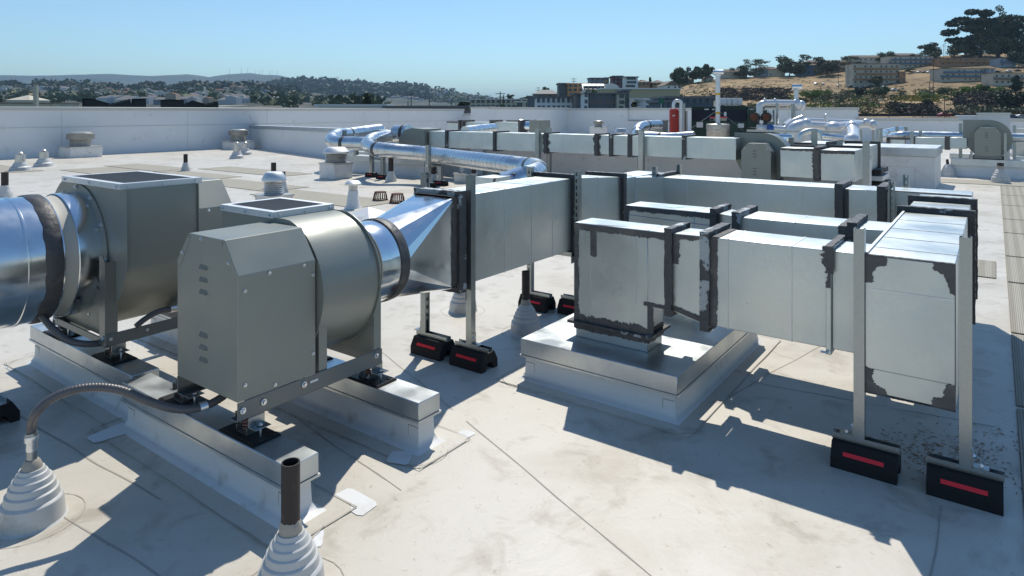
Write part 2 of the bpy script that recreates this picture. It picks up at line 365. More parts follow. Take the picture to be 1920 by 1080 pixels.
# sloping link piece and corner
q = MB(); q.prism([(X1, 4.28, Z0), (X1, 4.28, Z1), (X1, 5.05, .95), (X1, 5.05, .43)], (X0-X1, 0, 0)); q.build('sloping_section', M['galv'], A, smooth=False)
q = MB(); ring(q, 'y', 4.65, X0, X1, .45, .979, .0022, .004); q.build('standing_seam', M['galvtop'], A)
flange(A, 'y', 5.07, X0, X1, .43, .95, 1, .045, .03)
# transition: round to square (fan 2)
T = thing('duct_transition', (-2.7, 2.7, 0), 'shiny pyramid shaped transition from round collar to square duct, ringed with grey sealant', 'transition')
AXX, AXZ, RR = -2.70, .70, .216
n = 24; vs = []; fs = []
cor = [(X1, Z1), (X1, Z0), (X0, Z0), (X0, Z1)]
for k in range(n):
    a = 2*math.pi*(k+.5)/n; vs.append((AXX+RR*math.cos(a), 2.50, AXZ+RR*math.sin(a)))
cb = len(vs); cq = [(X1, Z1), (X0, Z1), (X0, Z0), (X1, Z0)]   # quadrant order ++, -+, --, +-
for c in cq: vs.append((c[0], 2.935, c[1]))
for k in range(n):
    qd = k*4//n; nk = (k+1) % n; qn = nk*4//n
    fs.append((k, nk, cb+qd))
    if qn != qd: fs.append((nk, cb+qn, cb+qd))
tm = MB(); tm.add(vs, fs); o = tm.build('cone', M['spiral'], T, smooth=False)
q = MB().lathe((AXX, 2.435, AXZ), [(RR+.003, 0), (RR+.008, .004), (RR+.009, .028), (RR+.007, .058), (RR+.002, .066)], 64, 'y', False); q.build('sealant_band', M['band'], T)
# --- rear long duct (C)
CT = thing('rectangular_duct', (-1.4, 5.8, 0), 'long low rectangular duct crossing behind the two white capped risers', 'duct')
cy0, cy1, cz0, cz1 = 5.66, 6.0, .40, .905
q = MB().box(X0+.01, X1-.01, 5.09, 5.36, .40, .93); q.box(X0+.01, -2.60, 5.36, cy1, .40, .92); q.build('corner_section', M['galv'], CT, bev=.003)
q = MB().prism([(X1-.01, 5.36, .40), (X1-.01, 5.36, .92), (-2.42, cy0, .91), (-2.42, cy0, .40)], (-.2, .06, 0)); q.build('corner_section', M['galv'], CT, bev=.003)
duct(CT, -2.44, -.99, cy0, cy1, cz0, cz1, 'x', (-2.2, -1.86, -1.55, -1.25))
flange(CT, 'x', -2.47, cy0, cy1, cz0, cz1, 1, .05, .03)
strip(q := MB(), (-2.60, 5.352, .925), (-2.60, 5.352, .45), (1,0,0), (0,-1,0), .03, .04, .014, .005); strip(q, (-2.84, 5.40, .925), (-2.62, 5.40, .925), (0,1,0), (0,0,1), .02, .03, .01, .005); q.build('sealant', M['mastic'], CT)
flange(CT, 'x', -.975, cy0, cy1, cz0, cz1, 1, .05, .035)
duct(CT, -.95, -.70, cy0, cy1, cz0, cz1, 'x', (-.78,))
strip(q := MB(), (-.93, cy0-.001, cz0), (-.93, cy0-.001, cz1), (1,0,0), (0,-1,0), .02, .05, .008); strip(q, (-.71, cy0-.001, cz0), (-.71, cy0-.001, cz1), (-1,0,0), (0,-1,0), .0, .05, .008); q.build('sealant', M['mastic'], CT)
flange(CT, 'x', -.685, cy0, cy1, cz0, cz1, 1, .05, .035)
duct(CT, -.66, -.13, cy0+.02, cy1+.02, cz0, cz1, 'x', (-.45,))
strip(q := MB(), (-.66, cy0+.02, cz1+.001), (-.13, cy0+.02, cz1+.001), (0,1,0), (0,0,1), .03, .0, .006); q.build('sealant', M['mastic'], CT)
# --- end plenum running back (E)
PX0, PX1, PZ0, PZ1 = -.442, -.124, .326, .899
EP = thing('rectangular_duct', (-.28, 3.8, 0), 'tall blank ended duct between two posts at the right, with sealant at its four corners', 'duct')
duct(EP, PX0, PX1, 3.125, 4.60, PZ0, PZ1, 'y', (3.33, 3.62, 3.92, 4.25))
MB().box(PX0-.004, PX0+.008, 3.15, 4.6, PZ1+.0005, PZ1+.008).build('hem', M['galvtop'], EP, smooth=False)
flange(EP, 'y', 4.62, PX0, PX1, PZ0, PZ1, 1, .04, .034)
duct(EP, PX0, PX1, 4.645, 5.21, PZ0, PZ1, 'y', (4.9,))
flange(EP, 'y', 5.235, PX0, PX1, PZ0, PZ1, 1, .04, .034)
duct(EP, PX0, PX1, 5.26, 5.675, PZ0, PZ1, 'y', ())
def ragpatch(mb, c, sx, sz, pts, y):      # L-shaped sealant smear at a corner of the end panel
    out = []
    for i in range(len(pts)):
        a, b = pts[i], pts[(i+1) % len(pts)]; nseg = 12 if i not in (0, len(pts)-1) else 1
        for j in range(nseg):
            u = j/nseg; x = a[0]+(b[0]-a[0])*u; z = a[1]+(b[1]-a[1])*u
            if nseg > 1 and j: x += random.uniform(-.0045, .0045); z += random.uniform(-.0045, .0045)
            out.append((c[0]+sx*x*.85, y, c[1]+sz*z*.85))
    from mathutils.geometry import tessellate_polygon
    n = len(out); P3 = [Vector((p[0], -p[2], 0)) for p in out]; tr = tessellate_polygon([P3])
    mb.add([(p[0], y-.001, p[2]) for p in out]+[(p[0], y+.004, p[2]) for p in out], [tuple(t3) for t3 in tr]+[(i, (i+1) % n, n+(i+1) % n, n+i) for i in range(n)])
q = MB(); yf = 3.1225
ragpatch(q, (PX0, PZ1), 1, -1, [(0, 0), (.095, 0), (.093, .042), (.055, .052), (.033, .085), (.038, .13), (0, .135)], yf)
ragpatch(q, (PX1, PZ1), -1, -1, [(0, 0), (.085, 0), (.09, .03), (.05, .05), (.03, .09), (.022, .135), (0, .14)], yf)
ragpatch(q, (PX0, PZ0), 1, 1, [(0, 0), (.10, 0), (.085, .03), (.05, .042), (.03, .075), (.04, .115), (0, .12)], yf)
ragpatch(q, (PX1, PZ0), -1, 1, [(0, 0), (.095, 0), (.09, .04), (.05, .045), (.042, .09), (.03, .12), (0, .11)], yf)
strip(q, (PX0, 3.135, PZ1+.001), (PX1, 3.135, PZ1+.001), (0,1,0), (0,0,1), .004, .014, .004, .003)
strip(q, (PX0, 3.13, PZ0-.003), (PX1, 3.13, PZ0-.003), (0,1,0), (0,0,1), .004, .012, .004, .003)
q.build('sealant', M['mastic'], EP)
MB().box(PX0+.03, PX1-.004, yf+.0008, yf+.002, .755, .762).build('panel_crease', M['galvtop'], EP, smooth=False)
MB().box(PX0+.03, PX1-.01, yf+.0008, yf+.002, .425, .4265).build('panel_crease', M['seal'], EP, smooth=False)
# --- branch B (front)
by0, by1, bz0, bz1 = 3.243, 3.522, .437, .877
BT = thing('rectangular_duct', (-.8, 3.38, 0), 'pale rectangular duct joining the front riser to the tall duct at the right', 'duct')
duct(BT, -1.145, -.61, by0, by1, bz0, bz1, 'x', (-1.055, -.76))
duct(BT, -.59, PX0-.001, by0, by1, bz0, bz1, 'x', ())
ring(q := MB(), 'x', -.60, by0, by1, bz0, bz1, .022, .022); q.build('flange', M['galv'], BT, smooth=False, bev=.002)
q = MB(); lumpring(q, 'x', -.60, by0, by1, bz0, bz1, .024, .03, skip=('bottom', 'lo')); strip(q, (-.60, by0-.024, .90), (-.60, by0-.024, .78), (1,0,0), (0,-1,0), .022, .022, .022, .006); strip(q, (-.60, by0-.024, .80), (-.60, by0-.024, .715), (1,0,0), (0,-1,0), .008, .006, .008, .006); q.build('sealant', M['mastic'], BT)
MB().cyl((-.63, by0-.03, bz0-.01), (-.60, by0-.03, bz0-.01), .005, n=8).build('bolt', M['bolt'], BT)
flange(BT, 'x', -1.165, by0, by1, bz0, bz1, 1, .04, .026)
q = MB(); strip(q, (-1.13, by0-.001, bz0), (-1.13, by0-.001, bz1), (-1,0,0), (0,-1,0), .02, .022, .006); strip(q, (-1.10, by0, bz1+.001), (-1.10, by1, bz1+.001), (1,0,0), (0,0,1), .0, .05, .012); q.build('sealant', M['mastic'], BT)
screws(BT, [(-.88, by0, .80), (-.855, by0, .79), (-.94, by0, .825), (-.955, by0, .73), (-.965, by0, .575)], .0028, .003)
# --- riser elbow E on the big curb
ex0, ex1, ey0, ey1, ez1 = -1.925, -1.375, 3.243, 3.44, .874
ER = thing('duct_riser', (-1.7, 3.34, .229), 'front L shaped duct riser bolted to the square curb, its edges smeared with grey sealant', 'duct riser')
q = MB().box(ex0, -1.478, ey0, ey1, .315, ez1); q.box(-1.4785, ex1, ey0, ey1, .475, ez1); q.build('elbow_body', M['galv'], ER, bev=.003)
MB().box(ex0+.006, -1.482, ey0+.005, ey1-.003, .229, .318).build('neck', M['galv'], ER, bev=.003)
ring(q := MB(), 'z', .318, ex0, -1.478, ey0, ey1, .03, .014); q.build('flange', M['masticpatch'], ER, smooth=False)
q = MB()
strip(q, (ex0, ey0-.001, ez1-.002), (ex1, ey0-.001, ez1-.002), (0,0,1), (0,-1,0), .0, .036, .008, .004)
strip(q, (ex0+.002, ey0-.001, ez1), (ex0+.002, ey0-.001, .32), (-1,0,0), (0,-1,0), .0, .024, .007, .004)
strip(q, (ex0, ey0-.001, .325), (-1.478, ey0-.001, .325), (0,0,-1), (0,-1,0), .0, .034, .014, .005)
strip(q, (ex0, ey0-.004, .300), (-1.478, ey0-.004, .300), (0,0,1), (0,-1,0), .012, .022, .006, .004)
strip(q, (-1.477, ey0, .300), (-1.477, ey1, .300), (0,0,1), (1,0,0), .012, .022, .006, .004)
strip(q, (-1.478, ey0-.001, .478), (-1.478, ey0-.001, .33), (-1,0,0), (0,-1,0), -.0, .034, .010, .004)
strip(q, (-1.50, ey0-.001, .477), (ex1, ey0-.001, .477), (0,0,-1), (0,-1,0), .0, .018, .005, .004)
strip(q, (-1.477, ey0+.002, .345), (-1.477, ey1, .345), (0,0,1), (1,0,0), .0, .02, .01, .004)
q.build('sealant', M['mastic'], ER)
q = MB().prism([(-1.822, ey0-.002, .85), (-1.785, ey0-.002, .85), (-1.782, ey0-.002, .70), (-1.795, ey0-.002, .692), (-1.822, ey0-.002, .70)], (0, .0015, 0)); q.build('overlap_tab', M['mastic'], ER, smooth=False)
MB().box(-1.8215, -1.8195, ey0-.003, ey0+.001, .33, .70).build('standing_seam', M['galvtop'], ER)
MB().box(-1.545, -1.5435, ey0-.003, ey0+.001, .48, .84).build('standing_seam', M['galvtop'], ER)
screws(ER, [(-1.84, ey0, .812), (-1.872, ey0, .775), (-1.74, ey0, .672), (-1.785, ey0, .635), (-1.63, ey0, .545), (-1.68, ey0, .51)], .0035, .003)
q = MB().prism([(ex0+.25, ey0+.03, ez1+.0005), (ex0+.14, ey0+.005, ez1+.0005), (ex0+.2, ey0+.004, ez1+.0005), (ex0+.31, ey0+.05, ez1+.0005)], (0, 0, .001)); q.build('sealant_smear', mat('tan smear', (.4,.35,.3), .8), ER, smooth=False)
flange(ER, 'x', -1.355, ey0, ey1, .477, ez1, 1, .034, .026)
q = MB().prism([(-1.34, ey0, .475), (-1.34, ey0, ez1), (-1.19, by0, .877), (-1.19, by0, .44)], (0, ey1-ey0, 0)); q.build('link_section', M['galv'], ER, smooth=False)
q = MB(); strip(q, (-1.335, ey0-.002, .872), (-1.19, ey0-.002, .875), (0,0,1), (0,-1,0), .0, .022, .008); strip(q, (-1.335, ey0-.002, .872), (-1.335, ey0-.002, .72), (-1,0,0), (0,-1,0), .0, .03, .012); strip(q, (-1.335, ey0-.002, .48), (-1.19, ey0-.002, .445), (0,0,-1), (0,-1,0), .0, .026, .01); q.build('sealant', M['mastic'], ER)
# --- branch D and riser F (second row)
dy0, dy1 = 3.925, 4.232
DT = thing('rectangular_duct', (-.8, 4.08, 0), 'middle rectangular duct between the rear riser and the tall duct at the right', 'duct')
duct(DT, -1.20, -.635, dy0, dy1, .437, .882, 'x', (-.9,)); duct(DT, -.60, PX0-.001, dy0, dy1, .437, .882, 'x', ())
flange(DT, 'x', -1.222, dy0, dy1, .437, .882, 1, .04, .03); flange(DT, 'x', -.612, dy0, dy1, .437, .882, 1, .04, .03)
q = MB(); strip(q, (-.64, dy0-.001, .437), (-.64, dy0-.001, .882), (1,0,0), (0,-1,0), .01, .04, .006); strip(q, (-.64, dy0, .883), (-.64, dy1, .883), (1,0,0), (0,0,1), .01, .04, .008); q.build('sealant', M['mastic'], DT)
fy0, fy1, fz = 3.975, 4.20, .884
FR = thing('duct_riser', (-1.7, 4.08, .229), 'rear duct riser with a blue chalk line and a pale green sticker on top', 'duct riser')
q = MB().box(-1.972, -1.50, fy0, fy1, .30, fz); q.box(-1.501, -1.395, fy0, fy1, .475, fz); q.build('elbow_body', M['galv'], FR, bev=.003)
MB().box(-1.966, -1.51, fy0+.005, fy1-.005, .229, .30).build('neck', M['galv'], FR)
q = MB(); strip(q, (-1.972, fy0-.001, fz-.002), (-1.395, fy0-.001, fz-.002), (0,0,1), (0,-1,0), .0, .034, .008); strip(q, (-1.97, fy0-.001, fz), (-1.97, fy0-.001, .32), (-1,0,0), (0,-1,0), .0, .024, .007); strip(q, (-1.97, fy0, .32), (-1.5, fy0, .32), (0,0,1), (0,-1,0), .02, .03, .01); q.build('sealant', M['mastic'], FR)
MB().prism([(-1.955, fy0-.0015, .822), (-1.955, fy0-.0015, .825), (-1.40, fy0-.0015, .808), (-1.40, fy0-.0015, .805)], (0, .001, 0)).build('chalk_line', M['blue'], FR, smooth=False)
MB().prism([(-1.73, fy0+.08, fz), (-1.66, fy0+.06, fz), (-1.62, fy0+.15, fz), (-1.69, fy0+.17, fz)], (0, 0, .0015)).build('sticker', M['tagp'], FR, smooth=False)
screws(FR, [(-1.94, fy0, .79)], .0035, .003)
flange(FR, 'x', -1.375, fy0, fy1, .477, fz, 1, .034, .03)
q = MB().prism([(-1.355, fy0, .475), (-1.355, fy0, fz), (-1.245, dy0+.01, .882), (-1.245, dy0+.01, .44)], (0, fy1-fy0, 0)); q.build('link_section', M['galv'], FR, smooth=False)
# ------------------------------------------------------------------ strut posts on rubber blocks
def channel(mb, h, s=.0206, w=.0026, slots=True):   # open C section, back at +y, centred, standing from z=0
    mb.box(-s, -s+w, -s, s, 0, h); mb.box(s-w, s, -s, s, 0, h)
    mb.box(-s+w, -s+w+.007, -s, -s+w, 0, h); mb.box(s-w-.007, s-w, -s, -s+w, 0, h)
    if slots:
        mb.box(-s+w, -.007, s-w, s, 0, h); mb.box(.007, s-w, s-w, s, 0, h); z = 0
        while z < h: mb.box(-.007, .007, s-w, s, z, min(z+.021, h)); z += .05
    else: mb.box(-s+w, s-w, s-w, s, 0, h)
    return mb
def block(t, L=.245, off=0, rot=0, u=None):
    c, s_ = math.cos(rot), math.sin(rot); ox, oy, _ = t.location
    def X(vs): return [(ox+c*v[0]-s_*v[1], oy+s_*v[0]+c*v[1], v[2]) for v in vs]
    prof = [(-.076, 0), (-.076, .045), (-.045, .10), (.045, .10), (.076, .045), (.076, 0)]
    arch = [(.036*math.cos(R(a)), .045*math.sin(R(a))) for a in (0, 30, 60, 90, 120, 150, 180)]
    p2 = prof+arch; n = len(p2); vs = []; 
    for x in (-L/2, L/2): vs += [(x+off, a, b) for a, b in p2]
    fs = [(i, i+1, n+i+1, n+i) for i in range(n-1)]+[(n-1, 0, n, 2*n-1)]
    def cap(o, rev):
        f = []; lf = [0, 1, 2, 3, 4, 5]; L_ = list(range(6, 13))   # arch from +y to -y
        for poly in ((5, 4, 7, 6), (4, 3, 8, 7), (3, 9, 8), (3, 2, 9), (2, 10, 9), (2, 1, 11, 10), (1, 0, 12, 11)):
            f.append(tuple(o+i for i in (poly if rev else poly[::-1])))
        return f
    fs += cap(0, True)+cap(n, False)
    rb = MB().add(X(vs), fs).build('rubber_block', M['rubber'], t, smooth=False)
    for sg in (-1, 1):
        q = MB().add(X([(off-.075, sg*.0625, .071), (off+.075, sg*.0625, .071), (off+.075, sg*.0705, .057), (off-.075, sg*.0705, .057),
                        (off-.075, sg*.0655, .0725), (off+.075, sg*.0655, .0725), (off+.075, sg*.0735, .058), (off-.075, sg*.0735, .058)]),
                    [(0,1,2,3), (4,5,6,7), (0,1,5,4), (1,2,6,5), (2,3,7,6), (3,0,4,7)]); q.build('stripe', M['red'], rb, smooth=False)
    m = MB()
    for a in (-.0205, .018): m.add(*(lambda b: (X(b.v), b.f))(MB().box(off-L/2-.004, off+L/2+.004, a, a+.0026, .101, .126)))
    m.add(*(lambda b: (X(b.v), b.f))(MB().box(off-L/2-.004, off+L/2+.004, -.018, .018, .101, .1035)))
    m.build('base_channel', M['strut'], t, smooth=False)
def post(x, y, h, label, off=0, rot=0, slots=True, side=1, prot=0, group=None, withblock=True):
    t = thing('duct_support', (x, y, 0), label, 'support post', group)
    c, s_ = math.cos(prot), math.sin(prot)
    b = channel(MB(), h-.104, slots=slots)
    m = MB().add([(x+c*v[0]-s_*v[1], y+s_*v[0]+c*v[1], v[2]+.104) for v in b.v], b.f); m.build('post', M['strut'], t, smooth=False)
    if withblock: block(t, off=off, rot=rot)
    q = MB().box(x+side*.021, x+side*.025, y-.02, y+.02, .127, .19); q.box(*sorted((x+side*.021, x+side*.075)), y-.02, y+.02, .126, .131); q.build('angle_bracket', M['strut'], t, smooth=False)
    screws(t, [(x+side*.05, y, .131)], .006, .004, (0, 0, 1)); screws(t, [(x+side*.025, y, .165)], .006, .004, (side, 0, 0))
    return t
post(-2.885, 3.035, 1.12, 'slotted post on the left rubber block behind the foreground fan', off=.07, side=-1, prot=math.pi/2)
post(-2.515, 3.035, 1.125, 'tall post on the right of the two rubber blocks beside the foreground fan', off=.02, prot=math.pi, slots=False)
post(-2.885, 4.20, 1.075, 'post standing on a rubber block under the far end of the fan duct', off=.06, side=-1, prot=math.pi)
post(-2.50, 4.26, 1.062, 'post against the duct joint, its rubber block half hidden by the front riser', off=-.01, prot=math.pi)
post(-.462, 3.132, 1.007, 'left of the two posts clamping the tall blank ended duct', off=.022, side=-1, slots=False, prot=math.pi)
post(-.092, 3.132, 1.012, 'right of the two posts clamping the tall blank ended duct', off=-.004, side=1, slots=False, prot=math.pi)
post(-2.49, 5.615, 1.0, 'post in front of the left end of the long rear duct', prot=math.pi)
post(-2.44, 6.06, .995, 'slotted post behind the left end of the long rear duct', prot=0)
post(-.615, 5.60, .985, 'slotted post in front of the right end of the long rear duct', prot=0)
post(-.57, 6.09, 1.0, 'slotted post behind the right end of the long rear duct', prot=0)
block(thing('duct_support', (-3.955, 1.12, 0), 'black rubber block cut off by the left edge of the picture', 'support post'), off=0)
for (xx0, xx1, yy, zz) in ((-2.865, -2.535, 3.035, .44), (-2.865, -2.52, 4.23, .44)):
    q = MB().box(xx0, xx1, yy-.02, yy+.02, zz-.012, zz+.022); q.box(xx0, xx0+.004, yy-.03, yy+.03, zz-.06, zz+.02); q.box(xx1-.004, xx1, yy-.03, yy+.03, zz-.06, zz+.02)
    t = tag(q.build('cross_bar', M['strut'], smooth=False, bev=.002), {.292: 'short cross bar under the tall duct at the right', .44: 'short cross bar under the fan duct'}[zz]+(' near its far joint' if yy > 4 else ' near its cone' if zz > .4 else ''), 'cross bar')
# ------------------------------------------------------------------ centrifugal fans
def arc_profile(ax, az, pts, x_l, x_r, ztop):    # scroll outline: radii at given angles, then up the discharge
    out = [(x_r, ztop)]
    n = 40; a0, a1 = pts[0][0], pts[-1][0]
    for i in range(n+1):
        a = a0+(a1-a0)*i/n
        for (p, q) in zip(pts, pts[1:]):
            if (p[0]-a)*(q[0]-a) <= 0: u = (a-p[0])/(q[0]-p[0]); u = u*u*(3-2*u) if 0 else u; r = p[1]+(q[1]-p[1])*u; break
        out.append((ax+r*math.cos(R(a)), az+r*math.sin(R(a))))
    out.append((x_l, ztop)); return out
def mount(t, x, y, z0, flip=1):                   # spring isolator: plate, two cups, coil, top bracket, bolts
    pl = MB().box(x-.118, x+.118, y-.062, y+.062, z0, z0+.005).build('mount_plate', M['rubber'], t, smooth=False)
    MB().box(x-.112, x+.112, y-.057, y+.057, z0+.005, z0+.009).build('plate', M['dark'], pl, smooth=False, bev=.001)
    q = MB()
    q.box(x-.045, x-.042, y-.03, y+.03, z0+.009, z0+.035); q.box(x+.025, x+.028, y-.03, y+.03, z0+.009, z0+.035); q.box(x-.042, x+.025, y-.03, y+.03, z0+.009, z0+.012)
    q.build('lower_cup', M['strut'], pl, smooth=False)
    q = MB()
    q.box(x-.05, x+.05, y-.035, y+.035, z0+.083, z0+.086); q.box(x+.047, x+.05, y-.035, y+.035, z0+.046, z0+.083); q.box(x+.05, x+.095, y-.035, y+.035, z0+.046, z0+.049)
    q.box(x-.05, x-.047, y-.035, y+.035, z0+.046, z0+.083); q.box(x-.075, x-.05, y-.035, y+.035, z0+.046, z0+.049)
    q.build('top_bracket', M['strut'], pl, smooth=False, bev=.001)
    cpts = [(x-.008+.019*math.cos(a*.7), y+.019*math.sin(a*.7), z0+.013+.068*a/46) for a in range(47)]
    MB().tube(cpts, .0032, 6).build('spring', mat('copper coated spring', (.28,.13,.10), .4, .6) if 'sp' not in M else M['sp'], pl)
    for (bx, h0, h1) in ((x+.075, .009, .062), (x-.005, .086, .125), (x-.06, .009, .055)):
        q = MB().cyl((bx, y, z0+h0), (bx, y, z0+h1), .0045, n=8); q.cyl((bx, y, z0+h1-.012), (bx, y, z0+h1-.005), .009, n=6); q.cyl((bx, y, z0+h1-.016), (bx, y, z0+h1-.013), .014, n=12)
        q.build('bolt', M['bolt'], pl)
    q = MB().cyl((x+.095, y+.03, z0+.009), (x+.095, y+.03, z0+.015), .01, n=6); q.build('bolt', M['dark'], pl)
M['sp'] = mat('copper coated spring', (.28,.13,.10), .4, .6)
def screen_top(t, x0, x1, y0, y1, z, lip=.03):
    fr = MB(); wdt = .032
    fr.box(x0, x1, y0, y0+wdt, z-.002, z); fr.box(x0, x1, y1-wdt, y1, z-.002, z); fr.box(x0, x0+wdt, y0+wdt, y1-wdt, z-.002, z); fr.box(x1-wdt, x1, y0+wdt, y1-wdt, z-.002, z)
    fr.box(x0, x1, y0-.002, y0, z-lip, z); fr.box(x0, x1, y1, y1+.002, z-lip, z); fr.box(x0-.002, x0, y0, y1, z-lip, z); fr.box(x1, x1+.002, y0, y1, z-lip, z)
    f = fr.build('screen_frame', M['galvtop'], t, smooth=False)
    q = MB(); n = int((x1-x0-.06)/.0165)
    for i in range(n+1): xx = x0+.03+(x1-x0-.06)*i/n; q.box(xx-.0015, xx+.0015, y0+.03, y1-.03, z-.0065, z-.0043)
    n = int((y1-y0-.06)/.0165)
    for i in range(n+1): yy = y0+.03+(y1-y0-.06)*i/n; q.box(x0+.03, x1-.03, yy-.0015, yy+.0015, z-.0043, z-.0021)
    q.build('wire_screen', M['wire'], f, smooth=False)
    screws(f, [(x0+(x1-x0)*u, y0-.002, z-lip*.5) for u in (.06, .5, .94)], .0055, .004, (0, -1, 0))
    screws(f, [(x1+.002, y0+(y1-y0)*u, z-lip*.5) for u in (.08, .5, .92)], .0055, .004, (1, 0, 0))
def scroll(t, prof, y0, y1, lip=.012):
    cx = sum(p[0] for p in prof)/len(prof); 
    hollow = MB(); n = len(prof)
    # wrap sheet, open at the discharge
    vs = [(p[0], y0+.003, p[1]) for p in prof]+[(p[0], y1-.003, p[1]) for p in prof]
    hollow.add(vs, [(i, i+1, n+i+1, n+i) for i in range(n-1)])
    hollow.build('scroll_wrap', M['paint'], t, ang=40)
    zt = prof[0][1]
    def grow(p, c, l): d = Vector((p[0]-c[0], p[1]-c[1])); d = d*(1+l/max(d.length, .01)); return (c[0]+d.x, min(c[1]+d.y, zt))
    c = (cx, .7)
    for (a, b) in ((y0-.003, .004), (y1-.001, .004)):
        pl = [grow(p, c, lip) for p in prof]
        MB().prism([(p[0], a, p[1]) for p in pl], (0, b, 0)).build('side_plate', M['paint'], t, ang=20)
    MB().box(prof[-1][0]+.004, prof[0][0]-.004, y0+.004, y1-.004, zt-.12, zt-.11).build('outlet_shade_plate', M['dark'], t)  # dark plate added to stand for the shade inside the outlet
def cover(t, x0, x1, y0, y1, z0, zs, zt, ch, louvers=True, name='motor_cover'):
    pts = [(x0, z0), (x1, z0), (x1, zs), (x1-ch, zt), (x0+ch, zt), (x0, zs)]
    c = MB().prism([(p[0], y0, p[1]) for p in pts], (0, y1-y0, 0)).build(name, M['paint'], t, smooth=False, bev=.003, seg=2)
    # flanged lips of the bolted front panel
    q = MB()
    for i in range(2, 6):
        a, b = pts[i], pts[(i+1) % 6] if i < 5 else pts[0]
        if i == 5: break
        d = Vector((b[0]-a[0], b[1]-a[1])).normalized()
        q.prism([(a[0], y0-.0015, a[1]), (b[0], y0-.0015, b[1]), (b[0]+d.y*.0-(d.x)*.012-d.y*.026, y0-.0015, b[1]+d.x*.026), (a[0]+d.x*.012-d.y*.026, y0-.0015, a[1]+d.x*.026)], (0, .001, 0))
    q.build('lip', M['paint'], c, smooth=False)
    if louvers:
        xc = (x0+x1)/2-.04*(x1-x0)
        for zz in (zt-.125, zt-.175, zt-.225, z0+.215, z0+.165, z0+.115):
            h = .0075; q = MB(); L = .03 
            q.add([(xc-L, y0, zz-.009), (xc+L, y0, zz-.009), (xc+L-.006, y0, zz+.009), (xc-L+.006, y0, zz+.009), (xc-L+.004, y0-h, zz-.009), (xc+L-.004, y0-h, zz-.009)], [(4,5,2,3), (0,4,3), (1,2,5), (0,1,5,4)])
            q.build('louver', M['louvre'], c, smooth=False)
    screws(c, [(x1, y0+.03, zs-.06), (x1, y0+.03, z0+.06), (x1, y0+(y1-y0)*.38, zs-.012), (x1, y1-.06, zs-.012), (x1, y1-.015, zs-.06), (x1, y0+(y1-y0)*.45, z0+.018), (x1, y1-.015, z0+.09)], .0055, .004, (1, 0, 0))
    screws(c, [((x0+x1)/2-.03, y0, zt-.012), (x1-ch*.6, y0, zs+(zt-zs)*.35), (x0+ch*.5, y0, zs+(zt-zs)*.35)], .0055, .004)
    return c
# fan 2, in the foreground
F2 = thing('exhaust_fan', (-2.62, 1.8, .31), 'taupe exhaust fan in the foreground with a louvred cover box and a mesh topped outlet', 'exhaust fan')
prof = arc_profile(-2.68, .70, [(84, .318), (45, .36), (20, .375), (0, .372), (-30, .352), (-90, .325), (-150, .35), (-180, .385)], -3.065, -2.65, 1.02)
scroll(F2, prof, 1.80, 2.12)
screen_top(F2, -3.075, -2.642, 1.79, 2.13, 1.045)
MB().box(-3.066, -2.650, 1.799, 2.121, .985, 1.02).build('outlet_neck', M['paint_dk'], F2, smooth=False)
cover(F2, -2.792, -2.340, 1.43, 1.79, .385, .868, .998, .095)
q = MB(); q.lathe((-2.70, 2.12, .70), [(.235, 0), (.235, .008), (.222, .012), (.217, .05), (.217, .09)], 64, 'y', False); q.build('inlet_collar', M['spiral'], F2)
MB().lathe((-2.70, 2.21, .70), [(.210, 0), (.203, .04), (.204, .07), (.209, .105)], 64, 'y', False).build('canvas_connector', M['inner'], F2)
q = MB().lathe((-2.70, 2.305, .70), [(.214, 0), (.218, .003), (.217, .06), (.218, .13), (.216, .14)], 64, 'y', False); q.build('inlet_collar', M['spiral'], F2)
for (xr, s) in ((-2.345, 1), (-2.79, -1)):
    q = MB().box(min(xr, xr+.005*s), max(xr, xr+.005*s), 1.43, 2.17, .312, .383); q.box(*sorted((xr, xr-.05*s)), 1.43, 2.17, .308, .313)
    q.build('base_rail', M['rail'], F2, smooth=False, bev=.0015)
for yy in (1.70, 2.15): MB().box(-2.785, -2.345, yy-.012, yy+.012, .314, .375).build('base_rail', M['rail'], F2, smooth=False)
for yy in (1.815, 2.128):
    q = MB().box(-2.785, -2.352, yy-.003, yy+.003, .37, .72); q.box(-2.352, -2.347, yy-.003, yy+.04, .37, .66); q.box(-2.79, -2.785, yy-.003, yy+.04, .37, .66)
    q.build('pedestal_panel', M['paint'], F2, smooth=False)
MB().box(-2.338, -2.337, 1.76, 1.80, .352, .362).build('slot', M['white'], F2)
screws(F2, [(-2.34, 1.54, .352), (-2.34, 1.73, .358), (-2.34, 2.13, .36), (-2.34, 1.45, .35)], .009, .006, (1, 0, 0))
for (mx, my) in ((-2.395, 1.515), (-2.885, 1.515), (-2.42, 2.165), (-2.885, 2.165)): mount(F2, mx, my, .2225)
